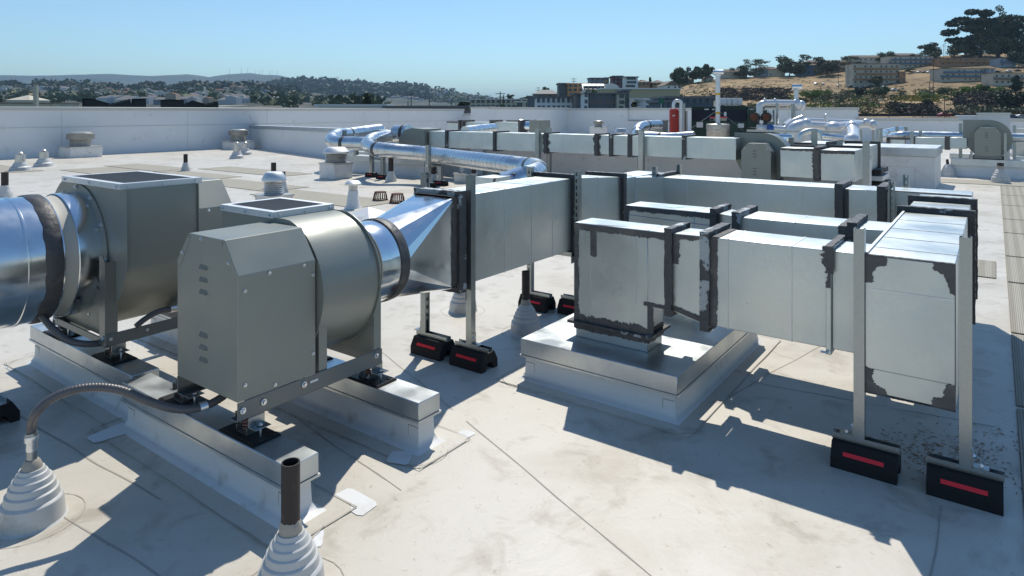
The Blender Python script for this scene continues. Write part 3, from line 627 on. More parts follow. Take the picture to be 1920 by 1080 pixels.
# fan 1, behind it at the left
F1 = thing('exhaust_fan', (-4.0, 1.8, .31), 'taupe exhaust fan at the left edge fed by the big round duct', 'exhaust fan')
prof = arc_profile(-4.08, .73, [(176, .43), (150, .425), (128, .44), (110, .43)][::1] if 0 else [(0, .555), (-12, .525), (-30, .47), (-50, .43), (-90, .41), (-140, .42), (-180, .43), (-215, .435), (-245, .425)], -4.24, -3.56, 1.108)
prof[0] = (-3.535, 1.108); prof = prof[:-1]+[(-4.24, 1.108)]
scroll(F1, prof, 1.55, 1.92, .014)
screen_top(F1, -4.262, -3.548, 1.53, 1.952, 1.137)
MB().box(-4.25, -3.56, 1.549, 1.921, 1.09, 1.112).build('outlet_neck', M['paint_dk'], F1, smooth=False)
c1_ = cover(F1, -4.10, -3.60, 1.93, 2.17, .40, .955, 1.10, .12, False)
q = MB(); q.lathe((-4.09, 1.545, .73), [(.372, 0), (.372, -.006), (.345, -.008), (.330, -.009)], 72, 'y', False); q.build('inlet_flange', M['paint'], F1)
MB().lathe((-4.09, 1.545, .73), [(.330, -.006), (.329, -.112), (.326, -.116)], 72, 'y', False).build('inlet_collar', M['spiral'], F1)
MB().lathe((-4.09, 1.452, .73), [(.325, .03), (.322, -.02), (.314, -.05), (.322, -.085)], 72, 'y', False).build('canvas_connector', M['inner'], F1)
screws(F1, [(-4.09+.358*math.cos(R(a)), 1.539, .73+.358*math.sin(R(a))) for a in range(-60, 240, 30)], .008, .006)
for (xr, s) in ((-3.635, 1), (-4.275, -1)):
    q = MB().box(*sorted((xr, xr+.005*s)), 1.495, 2.42, .312, .372); q.box(*sorted((xr, xr-.05*s)), 1.495, 2.42, .308, .313); q.build('base_rail', M['rail'], F1, smooth=False, bev=.0015)
q = MB().box(-4.27, -3.64, 1.497, 1.505, .312, .345); q.build('base_rail', M['rail'], F1, smooth=False)
q = MB().box(-4.235, -3.70, 1.53, 1.536, .335, .60); q.build('pedestal_panel', M['paint'], F1, smooth=False)
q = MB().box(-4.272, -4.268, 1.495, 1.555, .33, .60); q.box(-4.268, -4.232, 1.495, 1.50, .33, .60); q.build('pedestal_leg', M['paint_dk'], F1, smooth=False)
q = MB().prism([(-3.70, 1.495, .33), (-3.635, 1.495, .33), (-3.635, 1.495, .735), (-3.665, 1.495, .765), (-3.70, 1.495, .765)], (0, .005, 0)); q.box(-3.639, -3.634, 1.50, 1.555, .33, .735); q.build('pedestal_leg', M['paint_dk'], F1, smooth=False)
q = MB()
for (xx, zz) in ((-3.86, .55), (-3.79, .575), (-3.83, .535)): q.cyl((xx, 1.5297, zz), (xx, 1.5287, zz), .006, n=12)
q.build('bolt_hole', M['dark'], F1)
MB().box(-4.235, -3.64, 1.90, 1.906, .33, .6).build('pedestal_panel', M['paint'], F1, smooth=False)
screws(F1, [(-3.655, 1.495, .35), (-4.255, 1.495, .35)], .009, .006); screws(F1, [(-3.63, 1.52, .345), (-3.63, 1.7, .345), (-3.63, 2.0, .345)], .006, .004, (1, 0, 0))
for (mx, my) in ((-3.70, 1.567), (-4.335, 1.56), (-3.70, 2.24), (-4.335, 2.24)): mount(F1, mx, my, .2225)
# round duct into fan 1
RD1 = thing('round_duct', (-4.09, .6, .73), 'big shiny round duct with a black sealant band, cut off by the left edge', 'round duct')
q = MB().lathe((-4.09, 0, .73), [(.318, 1.372), (.326, 1.368), (.326, 1.2), (.326, .9), (.326, .2), (.326, -.9)], 96, 'y', False); q.build('duct_shell', M['spiral'], RD1)
q = MB()
for yy in (1.215, 1.02, .82, .62, .42, .2, -.1, -.4): MB().lathe((-4.09, yy, .73), [(.326, -.007), (.331, -.004), (.331, .004), (.326, .007)], 96, 'y', False).build('seam_bead', M['spiral'], RD1)
q = MB(); vs = []; fs = []; n = 96
for k in range(n):
    a = 2*math.pi*k/n
    for j, (yy, dr) in enumerate(((1.362, .001), (1.355, .007), (1.33, .009), (1.30, .008), (1.285, .001))):
        jj = mnoise.noise(Vector((k*.35, j*.2, 1)))*(.012 if j > 2 else .003); rr = .3262+dr+abs(mnoise.noise(Vector((k*.8, j, 4))))*.004*(0 < j < 4); vs.append((-4.09+rr*math.cos(a), yy+jj, .73+rr*math.sin(a)))
for k in range(n):
    for j in range(4): fs.append((k*5+j, k*5+j+1, ((k+1) % n)*5+j+1, ((k+1) % n)*5+j))
q.add(vs, fs); q.build('sealant_band', M['band'], RD1)
# ------------------------------------------------------------------ pipe boots, stub pipes, conduits
def boot_mesh(s=1.0):
    p = [(.112, 0), (.105, .006), (.100, .055), (.097, .075), (.090, .082), (.0875, .083), (.084, .108), (.0795, .112), (.0765, .113), (.073, .134), (.069, .137), (.0665, .138), (.062, .156), (.058, .159), (.056, .16), (.049, .175), (.044, .178), (.040, .19)]
    return MB().lathe((0, 0, 0), [(r*s, h*s) for r, h in p], 48)
def boot(loc, label, pipe=None, name='pipe_boot', s=1.0, r=.030, white=True, cat='pipe boot'):
    t = thing(name, loc, label, cat); b = boot_mesh(s); b.v = [(v[0]+loc[0], v[1]+loc[1], v[2]+loc[2]) for v in b.v]; b.build('boot', M['boot'], t, ang=28)
    c = Vector(loc)
    if pipe:
        q = MB(); ht = pipe
        q.lathe(c, [(r, .15*s), (r, ht), (r*.86, ht), (r*.86, ht-.09)], 32, 'z', False); q.build('pipe', M['pipe'], t, ang=50)
        q = MB(); vs = []; fs = []; n = 32
        for j, (rr, h) in enumerate(((r+.003, .17*s), (r+.0075, .19*s), (r+.0045, .212*s), (r+.0005, .225*s))):
            for k in range(n):
                a = 2*math.pi*k/n; nn = mnoise.noise(Vector((k*.5, j, loc[0]*9)))*.006; vs.append((c.x+(rr+nn*.3)*math.cos(a), c.y+(rr+nn*.3)*math.sin(a), c.z+h+nn*(1.6 if j > 1 else .5)))
        for j in range(3):
            for k in range(n): fs.append((j*n+k, j*n+(k+1) % n, (j+1)*n+(k+1) % n, (j+1)*n+k))
        q.add(vs, fs).build('caulk', M['seal'], t)
    if c.x > -4: arcseam((c.x, c.y), .165*s, 0, 360, .004)
    return t
g = G(545, 1109); boot((g.x, g.y, 0), 'stepped white boot with a short black open pipe at the bottom edge', .405, r=.0285)
boot((-2.58, 3.70, 0), 'stepped boot with a black pipe left of the square duct curb', .415, r=.027)
boot((-3.24, 3.82, 0), 'stepped boot half hidden behind the slotted post', None)
c = G(60, 974); bc = boot((c.x, c.y, 0), 'stepped white boot with a steel fitting where the near conduit enters the roof', None)
c = G(60, 974)
def flex(pd, r, name, label, mt, rings=True):
    t = thing(name, pd[0], label, 'conduit')
    # Catmull-Rom through the points
    P = [Vector(p) for p in pd]; P = [P[0]*2-P[1]]+P+[P[-1]*2-P[-2]]; path = []
    for i in range(1, len(P)-2):
        for k in range(8):
            u = k/8; a, b_, c_, d = P[i-1], P[i], P[i+1], P[i+2]
            path.append(.5*((2*b_)+(c_-a)*u+(2*a-5*b_+4*c_-d)*u*u+(3*b_-a-3*c_+d)*u*u*u))
    path.append(P[-2])
    # resample and corrugate
    L = [0]
    for a, b_ in zip(path, path[1:]): L.append(L[-1]+(b_-a).length)
    n = int(L[-1]/.0035) if rings else int(L[-1]/.02); out = []; j = 0
    for i in range(n+1):
        s_ = L[-1]*i/n
        while j < len(L)-2 and L[j+1] < s_: j += 1
        out.append(path[j].lerp(path[j+1], (s_-L[j])/max(1e-6, L[j+1]-L[j])))
    q = MB(); q.tube(out, r, 14, True, [r*(1.0 if i % 3 else .90) for i in range(n+1)] if rings else None); q.build('hose', mt, t, ang=80)
    return t, out
pts = [(0,0,1), (0,0,1), (66,778,2.41), (90,752,2.43), (130,733,2.46), (175,726,2.50), (225,731,2.53), (275,751,2.56), (320,765,2.59), (362,767,2.63), (395,757,2.67), (425,738,2.72), (448,716,2.78)]
t, path = flex([Vector((c.x-.004, c.y, .295)), Vector((c.x-.004, c.y, .345))]+[PD(*p) for p in pts[2:]], .0165, 'flexible_conduit', 'grey ribbed conduit arching from the roof to the foreground fan', M['conduit'])
e0 = path[0]
q = MB().cyl((c.x, c.y, .185), (c.x+.0, c.y, .30), .0165, n=20); q.build('rigid_pipe', M['strut'], t)
c0 = Vector((e0.x, e0.y, e0.z))
q = MB().tube([(c.x, c.y, .255), (c.x, c.y, .285), (c.x-.002, c.y, .287), path[3]], .02, 16, True, [.019, .019, .0235, .0235]); q.build('connector', M['bolt'], t)
q = MB().tube([path[3], path[6]], .021, 8); q.build('locknut', M['strut'], t)
k = int(len(path)*.80); q = MB().tube([path[k], path[k+8]], .0195, 16); q.build('strap', M['bolt'], t)
q = MB(); q.lathe((c.x, c.y, 0), [(.036, .18), (.032, .20), (.026, .215), (.02, .222)], 24); q.build('caulk', M['seal'], bc)
pts = [(-90,548,3.95), (-40,552,3.8), (8,557,3.62), (45,566,3.45), (72,585,3.36), (95,612,3.32), (125,637,3.32), (160,645,3.36), (192,643,3.42)]
t, path = flex([PD(*p) for p in pts], .0165, 'flexible_conduit', 'grey flexible conduit curving down from under the big round duct', M['conduit'], False)
k = int(len(path)*.42); q = MB().tube([path[k], path[k+2]], .021, 14); q.build('connector', M['bolt'], t)
pts = [(255,612,3.46), (272,598,3.50), (295,585,3.55), (318,580,3.6)]
t, path = flex([PD(*p) for p in pts], .015, 'flexible_conduit', 'short grey conduit seen between the two taupe fans', M['conduit'], False)
q = MB().tube([path[-1], path[-1]+(path[-1]-path[-2]).normalized()*.04], .021, 14); q.build('connector', M['bolt'], t)
# surface conduit laid on the roof at the lower left
q = MB().tube([(-3.3, .60, .012), (-2.75, .80, .012), (-2.42, .93, .012), (-2.2, 1.0, .012)], .010, 12)
# patches of fresh membrane
def rpatch(pts, label):
    P = [G(*p) for p in pts]; c = sum(P, Vector())/len(P); t = []
    for i, p in enumerate(P):
        a, b = P[i-1], P[(i+1) % len(P)]
        t += [p+(a-p)*.12, p+(b-p)*.12]
    m = MB(); m.prism([(p.x, p.y, .0064 if 'long curb' in label and 'beyond' not in label else .0016) for p in t], (0, 0, .0009))
    tag(m.build('membrane_patch', M['patch'], smooth=False), label, 'roof patch')
rpatch([(617,934),(656,914),(711,945),(676,971)], 'bright square membrane patch on the open roof right of the near curb')
rpatch([(590,1000),(608,994),(604,1025),(585,1028)], 'small bright patch just right of the near pipe boot')
rpatch([(160,823),(240,790),(248,812),(178,834)], 'bright patch at the left end of the near long curb')
rpatch([(8,688),(48,680),(58,690),(20,697)], 'bright patch on the roof left of the left curb')
rpatch([(722,868),(736,848),(776,850),(764,875)], 'bright patch in the shade at the end of the second long curb')
rpatch([(848,818),(872,805),(893,813),(868,827)], 'small bright patch beyond the end of the second long curb')
# dried leaf litter on the roof by the right posts
def litter(n, cx, cy, sx, sy, zz=.002):
    q = MB(); rnd = random.Random(5)
    for i in range(n):
        x = cx+rnd.gauss(0, sx); y = cy+rnd.gauss(0, sy); a = rnd.random()*6.3; l = rnd.uniform(.004, .017); wv = rnd.uniform(.001, .0035)
        q.add([(x+math.cos(a)*l, y+math.sin(a)*l, zz), (x-math.sin(a)*wv, y+math.cos(a)*wv, zz+.003), (x-math.cos(a)*l*.8, y-math.sin(a)*l, zz), (x+math.sin(a)*wv, y-math.cos(a)*wv, zz+.001)], [(0, 1, 2, 3)])
    return q
q = litter(420, -.20, 3.42, .13, .12); q.add(*(lambda b: (b.v, b.f))(litter(160, -.05, 3.62, .12, .16)))
tag(q.build('leaf_litter', mat('dry brown needles', (.32,.17,.07), .8), smooth=False), kind='stuff')
# walkway pads: one row along the right edge, one across, some to the left
def pad(x0, x1, y0, y1, label, mt='pad', group=None):
    m = MB().box(x0, x1, y0, y1, .003, .010); return tag(m.build('walkway_pad', M[mt], smooth=False, bev=.004), label, 'walkway pad', group)
ords = ['nearest', 'second nearest', 'third nearest', 'fourth nearest', 'fifth nearest', 'sixth nearest', 'seventh nearest', 'eighth nearest', 'ninth nearest', 'tenth nearest']
yb = [1.2, 2.62, 4.22, 5.60, 7.26, 8.56, 10.2, 11.5, 13.2, 14.8, 16.6]
for i in range(10): pad(.088, .90, yb[i]+.02, yb[i+1]-.03, 'ribbed tan walkway pad at the right edge, %s to the camera in its row' % ords[i], 'pad' if i > 0 else 'pad2')
pad(-.175, .01, 7.36, 8.17, 'small ribbed tan pad beside the row of walkway pads', 'pad')
pad(-1.3, .9, 16.7, 17.6, 'wide tan pad crossing in front of the far right fan', 'pad2')
pad(-24, -19.5, 5.75, 6.6, 'long tan walkway pad at the far left, between the short white posts', 'pad2')
pad(-19.4, -16.2, 6.9, 8.1, 'tan walkway pad behind the left fan screen', 'pad2')
for i in range(4):
    x = -19.9+i*3.0; pad(x, x+2.9, 8.15-i*.42, 9.1-i*.42, 'tan walkway pad crossing the middle of the roof, %s from the left' % ['first', 'second', 'third', 'fourth'][i], 'pad2')
pad(-16.9, -13.3, 9.2, 10.1, 'tan walkway pad reaching toward the square vent curb', 'pad2')
tag(sm.build('roof_seam', M['seal'], smooth=False), kind='structure')
# ------------------------------------------------------------------ parapets and low walls
def wall(name, x0, x1, y0, y1, h, label, cop=.12, ov=.04, z0=0, mt='parapet', ct='coping', groove=None, cat='parapet wall'):
    t = thing(name, ((x0+x1)/2, (y0+y1)/2, 0), label, cat)
    MB().box(x0, x1, y0, y1, z0, h-cop).build('wall', M[mt], t, smooth=False)
    MB().box(x0-ov, x1+ov, y0-ov, y1+ov, h-cop, h).build('coping', M[ct], t, smooth=False, bev=.01)
    return t
t = wall('parapet_wall', -25.8, -25.4, -13, 30, 1.665, 'long white parapet wall along the left with a grey metal coping')
MB().box(-25.4, -25.385, -13, 30, .975, .99).build('lap_joint', M['coping'], t, smooth=False)
for yy in (9.1, 13.4, 16.9, 24): MB().box(-25.4, -25.396, yy, yy+.012, .0, 1.54).build('panel_joint', M['coping'], t, smooth=False)
def slant_wall(name, a, b, za, zb, th, cap, label, mt='curbw', ct='cap'):
    t = thing(name, ((a[0]+b[0])/2, (a[1]+b[1])/2, 0), label, 'low wall'); d = (Vector(b)-Vector(a)).normalized(); n = Vector((-d.y, d.x))
    def quad(o0, o1, z0a, z0b, z1a, z1b):
        A, B = Vector(a)+n*o0, Vector(b)+n*o0; A2, B2 = Vector(a)+n*o1, Vector(b)+n*o1
        return MB().add([(A.x,A.y,z0a),(B.x,B.y,z0b),(B2.x,B2.y,z0b),(A2.x,A2.y,z0a),(A.x,A.y,z1a),(B.x,B.y,z1b),(B2.x,B2.y,z1b),(A2.x,A2.y,z1a)], [(0,3,2,1),(4,5,6,7),(0,1,5,4),(1,2,6,5),(2,3,7,6),(3,0,4,7)])
    quad(0, th, 0, 0, za-cap, zb-cap).build('wall', M[mt], t, smooth=False); quad(-.03, th+.03, za-cap, zb-cap, za, zb).build('cap', M[ct], t, smooth=False)
    return t
slant_wall('low_wall', (-25.38, 16.1), (-9.9, 11.95), .93, 1.0, .35, .13, 'low white wall with a metal cap meeting the left parapet', 'parapet')
a = PY(868, 280, 12.4); wall('low_wall', a.x, -1.7, 12.4, 12.75, .74, 'long low white wall behind the long duct and its fan', .06, .01, mt='curbw', cat='low wall')
# far side: stepped parapets
a0 = -25.4
wall('parapet_wall', -25.8, -22.2, 30.0, 30.4, 1.40, 'short lowered stretch of white parapet where the far wall steps down', .1)
wall('parapet_wall', -20.9, -20.5, 26.8, 33.8, 1.74, 'white far parapet running back to the inner corner')
wall('parapet_wall', -22.2, -20.9, 26.8, 27.2, 1.76, 'short pale return wall at the step of the far parapet', .1)
wall('parapet_wall', -20.5, -5.1, 33.8, 34.2, 1.70, 'long white far parapet behind the red tank and the dark green cabinet')
wall('parapet_wall', -5.1, 14, 33.8, 34.2, 1.22, 'lower white far parapet at the right')
q = MB(); A1 = PY(1178, 203, 33.7); A2 = PY(1178, 226, 33.7); A3 = PY(1254, 227, 33.7); A4 = PY(1200, 201, 33.7)
q.tube([A4, A1, A2, A3], .022, 8); tag(q.build('wall_conduit', M['strut']), 'thin conduit bent across the far white parapet left of the red tank', 'conduit')
# ------------------------------------------------------------------ vents, stubs, drains
def vent(loc, wd, ch, r, hh, label, style='hood', ang=0):
    loc = Vector(loc); t = thing('roof_vent', loc, label, 'roof vent')
    q = MB().box(loc.x-wd/2, loc.x+wd/2, loc.y-wd/2, loc.y+wd/2, 0, ch-.03); q.build('vent_curb', M['curbw'], t, bev=.008)
    MB().box(loc.x-wd/2-.012, loc.x+wd/2+.012, loc.y-wd/2-.012, loc.y+wd/2+.012, ch-.035, ch).build('cap', M['vent'], t, smooth=False)
    if style == 'band':       # wide dark band over a narrower ribbed neck
        prof = [(r*.74, ch)]
        for i in range(6): z = ch+hh*.5*i/6; prof += [(r*.80, z+.004), (r*.74, z+hh*.05)]
        MB().lathe((loc.x, loc.y, 0), prof+[(r*.74, ch+hh*.5)], 32).build('louvre_neck', M['vent'], t)
        MB().lathe((loc.x, loc.y, 0), [(r*.98, ch+hh*.5), (r, ch+hh*.52), (r, ch+hh*.88), (r*.98, ch+hh*.9)], 40).build('hood_band', M['ventdk'], t)
        MB().lathe((loc.x, loc.y, 0), [(r*.8, ch+hh*.9), (r*.8, ch+hh*.96), (r*.7, ch+hh)], 40).build('hood_lid', M['vent'], t)
    elif style == 'hood':
        prof = []
        for i in range(7): z = ch+hh*.62*i/7; prof += [(r*.80, z), (r*.84, z+hh*.03), (r*.80, z+hh*.06), (r*.76, z+hh*.065)]
        MB().lathe((loc.x, loc.y, 0), prof, 32).build('louvre_neck', M['vent'], t)
        MB().lathe((loc.x, loc.y, 0), [(r*.97, ch+hh*.60), (r, ch+hh*.62), (r, ch+hh*.70), (r*.78, ch+hh*.93), (r*.62, ch+hh)], 40).build('hood', M['galvtop'], t)
    else:                     # low wide dome
        MB().lathe((loc.x, loc.y, 0), [(r*.8, ch), (r*.8, ch+hh*.4), (r, ch+hh*.45), (r*.9, ch+hh*.6), (r*.72, ch+hh*.98), (r*.6, ch+hh)], 40).build('hood', M['vent'], t)
    return t
vent(Vector((-24.55, 9.35, 0)), .95, .36, .40, .47, 'vent with a dark banded hood by the left parapet, nearest the picture edge', 'band')
vent(Vector((-24.5, 15.0, 0)), .88, .33, .37, .47, 'vent with a dark banded hood near the corner of the left parapet', 'band')
vent(G(630,334), .52, .36, .29, .34, 'square white curb with a ribbed round hood left of the rear fans', 'hood')
vent(G(514,384), .42, .17, .19, .36, 'ribbed round hood just behind the foreground fan screen', 'hood')
vent(G(873,341), .36, .20, .16, .42, 'ribbed vent half hidden behind the bright duct', 'hood')
vent(G(1147,340), .6, .25, .26, .22, 'low flat white vent cap just beyond the rear duct corner', 'dome')
vent(G(985,318), .5, .22, .30, .3, 'round dome vent behind the long spiral pipe', 'dome')
p = PD(1122, 248, 27); vent((p.x, p.y, 0), .52, .88, .21, .26, 'small hooded vent on a white curb near the far inner corner', 'band')
p = PD(1165, 250, 20); vent((p.x, p.y, 0), .34, .80, .2, .20, 'low galvanised cowl behind the long duct', 'dome')
p = PD(708, 240, 24); vent((p.x, p.y, 0), .4, .85, .3, .12, 'flat vent cap rising behind the rear left fan', 'dome')
t = thing('roof_vent', G(662,390), 'conical white flashing with a small metal rain cap near the drains', 'roof vent'); c = G(662,390)
MB().lathe((c.x, c.y, 0), [(.14, 0), (.105, .05), (.075, .26), (.07, .27)], 28).build('cone_flashing', M['curbw'], t)
prof = []
for i in range(5): prof += [(.066, .27+i*.018), (.07, .28+i*.018)]
MB().lathe((c.x, c.y, 0), prof, 28).build('louvre_neck', M['vent'], t)
MB().lathe((c.x, c.y, 0), [(.125, .36), (.128, .365), (.128, .385), (.09, .42), (.05, .43)], 32).build('hood', M['galvtop'], t)
# low white pyramid vent behind the foreground fan collar
c = G(690, 425); t = thing('roof_vent', c, 'low white pyramid flashing peeking over the foreground fan', 'roof vent')
MB().add([(c.x-.55, c.y-.45, 0), (c.x+.55, c.y-.45, 0), (c.x+.55, c.y+.6, 0), (c.x-.55, c.y+.6, 0), (c.x, c.y, .26)], [(0,1,4), (1,2,4), (2,3,4), (3,0,4)]).build('flashing', M['patch'], t, smooth=False)
for (px, py, lb) in ((713, 376, 'left rusty dome strainer of the two roof drains'), (745, 380, 'right rusty dome strainer of the two roof drains, behind the transition')):
    c = G(px, py); t = thing('roof_drain', c, lb, 'roof drain')
    q = MB().lathe((c.x, c.y, 0), [(.135, .0), (.135, .015), (.11, .02)], 24, 'z', False); q.build('base_ring', M['rust'], t)
    for k in range(18):
        a = 2*math.pi*k/18; q = MB().tube([(c.x+.12*math.cos(a), c.y+.12*math.sin(a), .012), (c.x+.105*math.cos(a), c.y+.105*math.sin(a), .10), (c.x+.085*math.cos(a), c.y+.085*math.sin(a), .15)], .006, 5); q.build('bar', M['rust'], t)
    MB().lathe((c.x, c.y, 0), [(.1, .14), (.1, .152), (.02, .158)], 24).build('lid', M['rust'], t)
def stub(px, py, top, r, label, metal=False):
    c = G(px, py); D = (c-Vector((0,0,EYE))).dot(FW); h = EYE-(top-CY)/FOC*D; t = thing('vent_pipe', c, label, 'vent pipe')
    MB().lathe((c.x, c.y, 0), [(r*2.3, 0), (r*2.1, .05), (r*2.0, .09), (r*1.6, .12), (r*1.45, .16), (r*1.1, .22)], 20).build('boot', M['boot'], t)
    if metal:
        MB().cyl((c.x, c.y, .1), (c.x, c.y, h*.86), r*1.05, r*1.0).build('pipe', M['vent'], t); MB().lathe((c.x, c.y, 0), [(r*.5, h*.86), (r*.6, h*.95), (r*.3, h)], 16).build('pipe_cap', M['vent'], t)
    else: MB().lathe((c.x, c.y, 0), [(r, .1), (r, h), (r*.8, h), (r*.8, h-.08)], 16, 'z', False).build('pipe', M['pipe'], t)
for a in ((38,320,285,.11,'grey capped pipe leftmost of the pair by the left parapet',True), (82,312,280,.11,'grey capped pipe second of the pair by the left parapet',True),
          (444,297,266,.10,'grey capped pipe nearer of the pair by the corner vent',True), (460,290,266,.10,'grey capped pipe farther of the pair by the corner vent',True),
          (348,321,289,.05,'thin dark pipe standing on the open roof behind the left fan',False), (9,371,323,.055,'dark pipe at the left edge above the round duct',False),
          (513,352,305,.05,'dark pipe behind the round hood, left one',False), (530,362,322,.05,'dark pipe behind the round hood, right one',False),
          (733,340,296,.055,'dark pipe with a boot beside the rear rubber blocks',False), (813,346,308,.055,'dark pipe with a boot under the middle of the spiral pipe',False),
          (888,345,318,.05,'dark pipe just above the bright duct, beside the ribbed vent',False), (1036,330,300,.055,'dark pipe in front of the long low white wall',False),
          (704,319,290,.05,'dark pipe between the two rear curbs',False), (625,305,280,.05,'dark stub pipe behind the square vent, at the low wall',False),
          (1813,313,298,.07,'stub pipe beside the far right fan',False)): stub(*a)
# rear curbs with machinery
def rcurb(pxa, pxb, py, y, ln_y, h, label):
    a = G(pxa, py); b = G(pxb, py); 
    return curb(a.x, a.x+(b-a).length*1.0, a.y, a.y+ln_y, h, .12, label, name='equipment_curb')
curb(-12.95, -10.45, 10.95, 11.25, .42, .14, 'rear white curb under the long spiral pipe, nearer of two')
curb(-14.6, -12.4, 12.0, 12.3, .42, .14, 'rear white curb beside the low wall, farther of two')
curb(-.80, .62, 18.45, 18.8, .42, .16, 'white curb carrying the far right fan')
curb(-1.0, .2, 22.2, 22.5, .34, .14, 'small white curb beyond the far right fan')
a = G(1920, 318); curb(a.x-.15, a.x+1.5, a.y, a.y+.4, .34, .14, 'small white curb cut off by the right edge')
# big white box with metal lid (duct shaft)
t = wall('duct_shaft', -2.75, -.92, 15.0, 16.6, .80, 'big white box with a galvanised lid behind the tall duct', .17, .03, mt='curbw', ct='cap', cat='roof shaft')
q = MB()
for (x0, x1, z0, z1) in ((-2.6,-1.25,.005,.008), (-1.255,-1.25,.0,.42), (-2.6,-1.25,.42,.424)): q.box(x0, x1, 14.997, 15.0, z0, z1)
q.build('seam', M['seal'], t, smooth=False)
# ------------------------------------------------------------------ rear ducts
def pbox(t, name, pxl, pxr, pyt, pyb, y, dy, mt='galv', bev=.006):
    a = PY(pxl, pyt, y); b = PY(pxr, pyb, y); zt = PY((pxl+pxr)/2, pyt, y).z; zb = PY((pxl+pxr)/2, pyb, y).z
    return MB().box(a.x, b.x, y, y+dy, zb, zt).build(name, M[mt], t, bev=bev), (a.x, b.x, zb, zt)
RDY0, RDY1, RZ0, RZ1 = 11.3, 11.75, .68, 1.05
xs = [PY(p, 250, RDY0).x for p in (745, 803, 838, 928, 1024, 1048, 1119, 1146, 1181, 1283, 1381)]
RT_ = thing('rectangular_duct', (xs[5], 11.5, .68), 'very long rectangular duct crossing the rear of the roof in front of the low wall', 'duct')
segs = [(xs[1], xs[2]), (xs[2], xs[3]), (xs[3], xs[4]), (xs[4], xs[6]), (xs[6], xs[7]), (xs[7], xs[8]), (xs[8], xs[9]), (xs[9], xs[10])]
for i, (a, b) in enumerate(segs):
    n = max(1, int((b-a)/.42)); duct(RT_, a+.012, b-.012, RDY0, RDY1, RZ0, RZ1, 'x', [a+(b-a)*(k+1)/(n+1) for k in range(n)] if b-a > .6 else ())
for x in (xs[2], xs[3], xs[4], xs[6], xs[7], xs[8], xs[9]):
    flange(RT_, 'x', x, RDY0, RDY1, RZ0, RZ1, 1 if x not in (xs[8],) else .9, .06, .03)
q = MB()
for x in (xs[4], xs[6]): strip(q, (x, RDY0-.002, RZ0), (x, RDY0-.002, RZ1), (1,0,0), (0,-1,0), .07, .07, .04, .006, .03, False)
q.build('sealant', M['mastic'], RT_)
i0 = 0
for px, lb in ((1009, 'post in front of the long rear duct near the dome vent'), (1203, 'post in front of the long rear duct left of the red tank'), (1029, 'slotted post behind the long rear duct near the dome vent'), (1181+16, 'slotted post behind the long rear duct left of the red tank')):
    back = 'behind' in lb; p = PY(px, 300, RDY1+.05 if back else RDY0-.05)
    t = thing('duct_support', (p.x, p.y, 0), lb, 'support post'); b = channel(MB(), 1.05, s=.045, w=.006, slots=back)
    MB().add([(p.x-v[0], p.y-v[1], v[2]+.1) for v in b.v], b.f).build('post', M['strut'], t, smooth=False); block(t)
def farfan(x, y, z0, s, label, disc='left', ztop=None, legs=False):
    # cover box faces -y; scroll behind it
    t = thing('exhaust_fan', (x, y, z0), label, 'exhaust fan'); W_ = .47*s
    zc = z0+.36*s
    pr = [(math.cos(R(a))*.40*s, math.sin(R(a))*.40*s) for a in range(-90, 100, 10)]+[(math.cos(R(a))*(.40+.05*(a-90)/180)*s, math.sin(R(a))*(.40+.05*(a-90)/180)*s) for a in range(100, 271, 10)]
    if disc == 'left': pr = [(math.cos(R(a))*.41*s, math.sin(R(a))*.41*s) for a in range(-150, 91, 10)]+[(-.46*s, .41*s), (-.46*s, .0)]
    q = MB().prism([(x+.02*s+a, y+.34*s, zc+b) for a, b in pr], (0, .36*s, 0)); q.build('scroll_housing', M['paint'], t)
    q = MB().prism([(x+.02*s+a*1.03, y+.335*s, zc+b*1.03) for a, b in pr], (0, .006, 0)); q.build('side_plate', M['paint'], t)
    cover(t, x-W_/2, x+W_/2, y, y+.335*s, z0, z0+.50*s, z0+.62*s, .10*s)
    q = MB().box(x-W_/2-.02, x+W_/2+.02, y, y+.75*s, z0-.06, z0); q.build('base_rail', M['rail'], t, smooth=False)
    return t
a = PY(1391, 275, 11.3); b = PY(1444, 275, 11.3); fx = (a.x+b.x)/2
farfan(fx, 11.3, .34, 1.02, 'taupe fan with a louvred cover at the right end of the long rear duct')
curb(fx-.6, fx+.6, 11.3, 11.45, .22, .1, 'curb hidden under the fan at the end of the long rear duct')
a = PY(1828, 275, 18.4); b = PY(1876, 275, 18.4); fx2 = (a.x+b.x)/2
FF = farfan(fx2, 18.4, .50, 1.04, 'taupe fan on the white curb at the far right')
for dx in (-.30, .32):
    q = MB().box(fx2+dx-.025, fx2+dx+.025, 18.36, 18.41, .42, 1.02 if dx > 0 else .6); q.build('frame_post', M['strut'], FF, smooth=False)
q = MB()
for dx in (-.28, .28): q.box(fx2+dx-.06, fx2+dx+.06, 18.45, 18.6, .42, .5)
q.build('spring_mount', M['dark'], FF, smooth=False)
t, _p = flex([PD(1778,325,17.2), PD(1776,300,17.3), PD(1779,312,17.4), PD(1786,318,17.6), PD(1792,320,17.8)], .03, 'flexible_conduit', 'thin black conduit hooking from a boot to the far right fan', M['dark'], False)
for (px, py, lb, pp) in ((1778, 331, 'white cone boot left of the far right fan', None), (1876, 343, 'white cone boot with a dark pipe in front of the far right fan', .42), (1905, 294, 'dark footed boot beyond the far right fan', .3)):
    c = G(px, py); boot((c.x, c.y, 0), lb, pp, s=1.5 if pp is None else 1.6, r=.06)
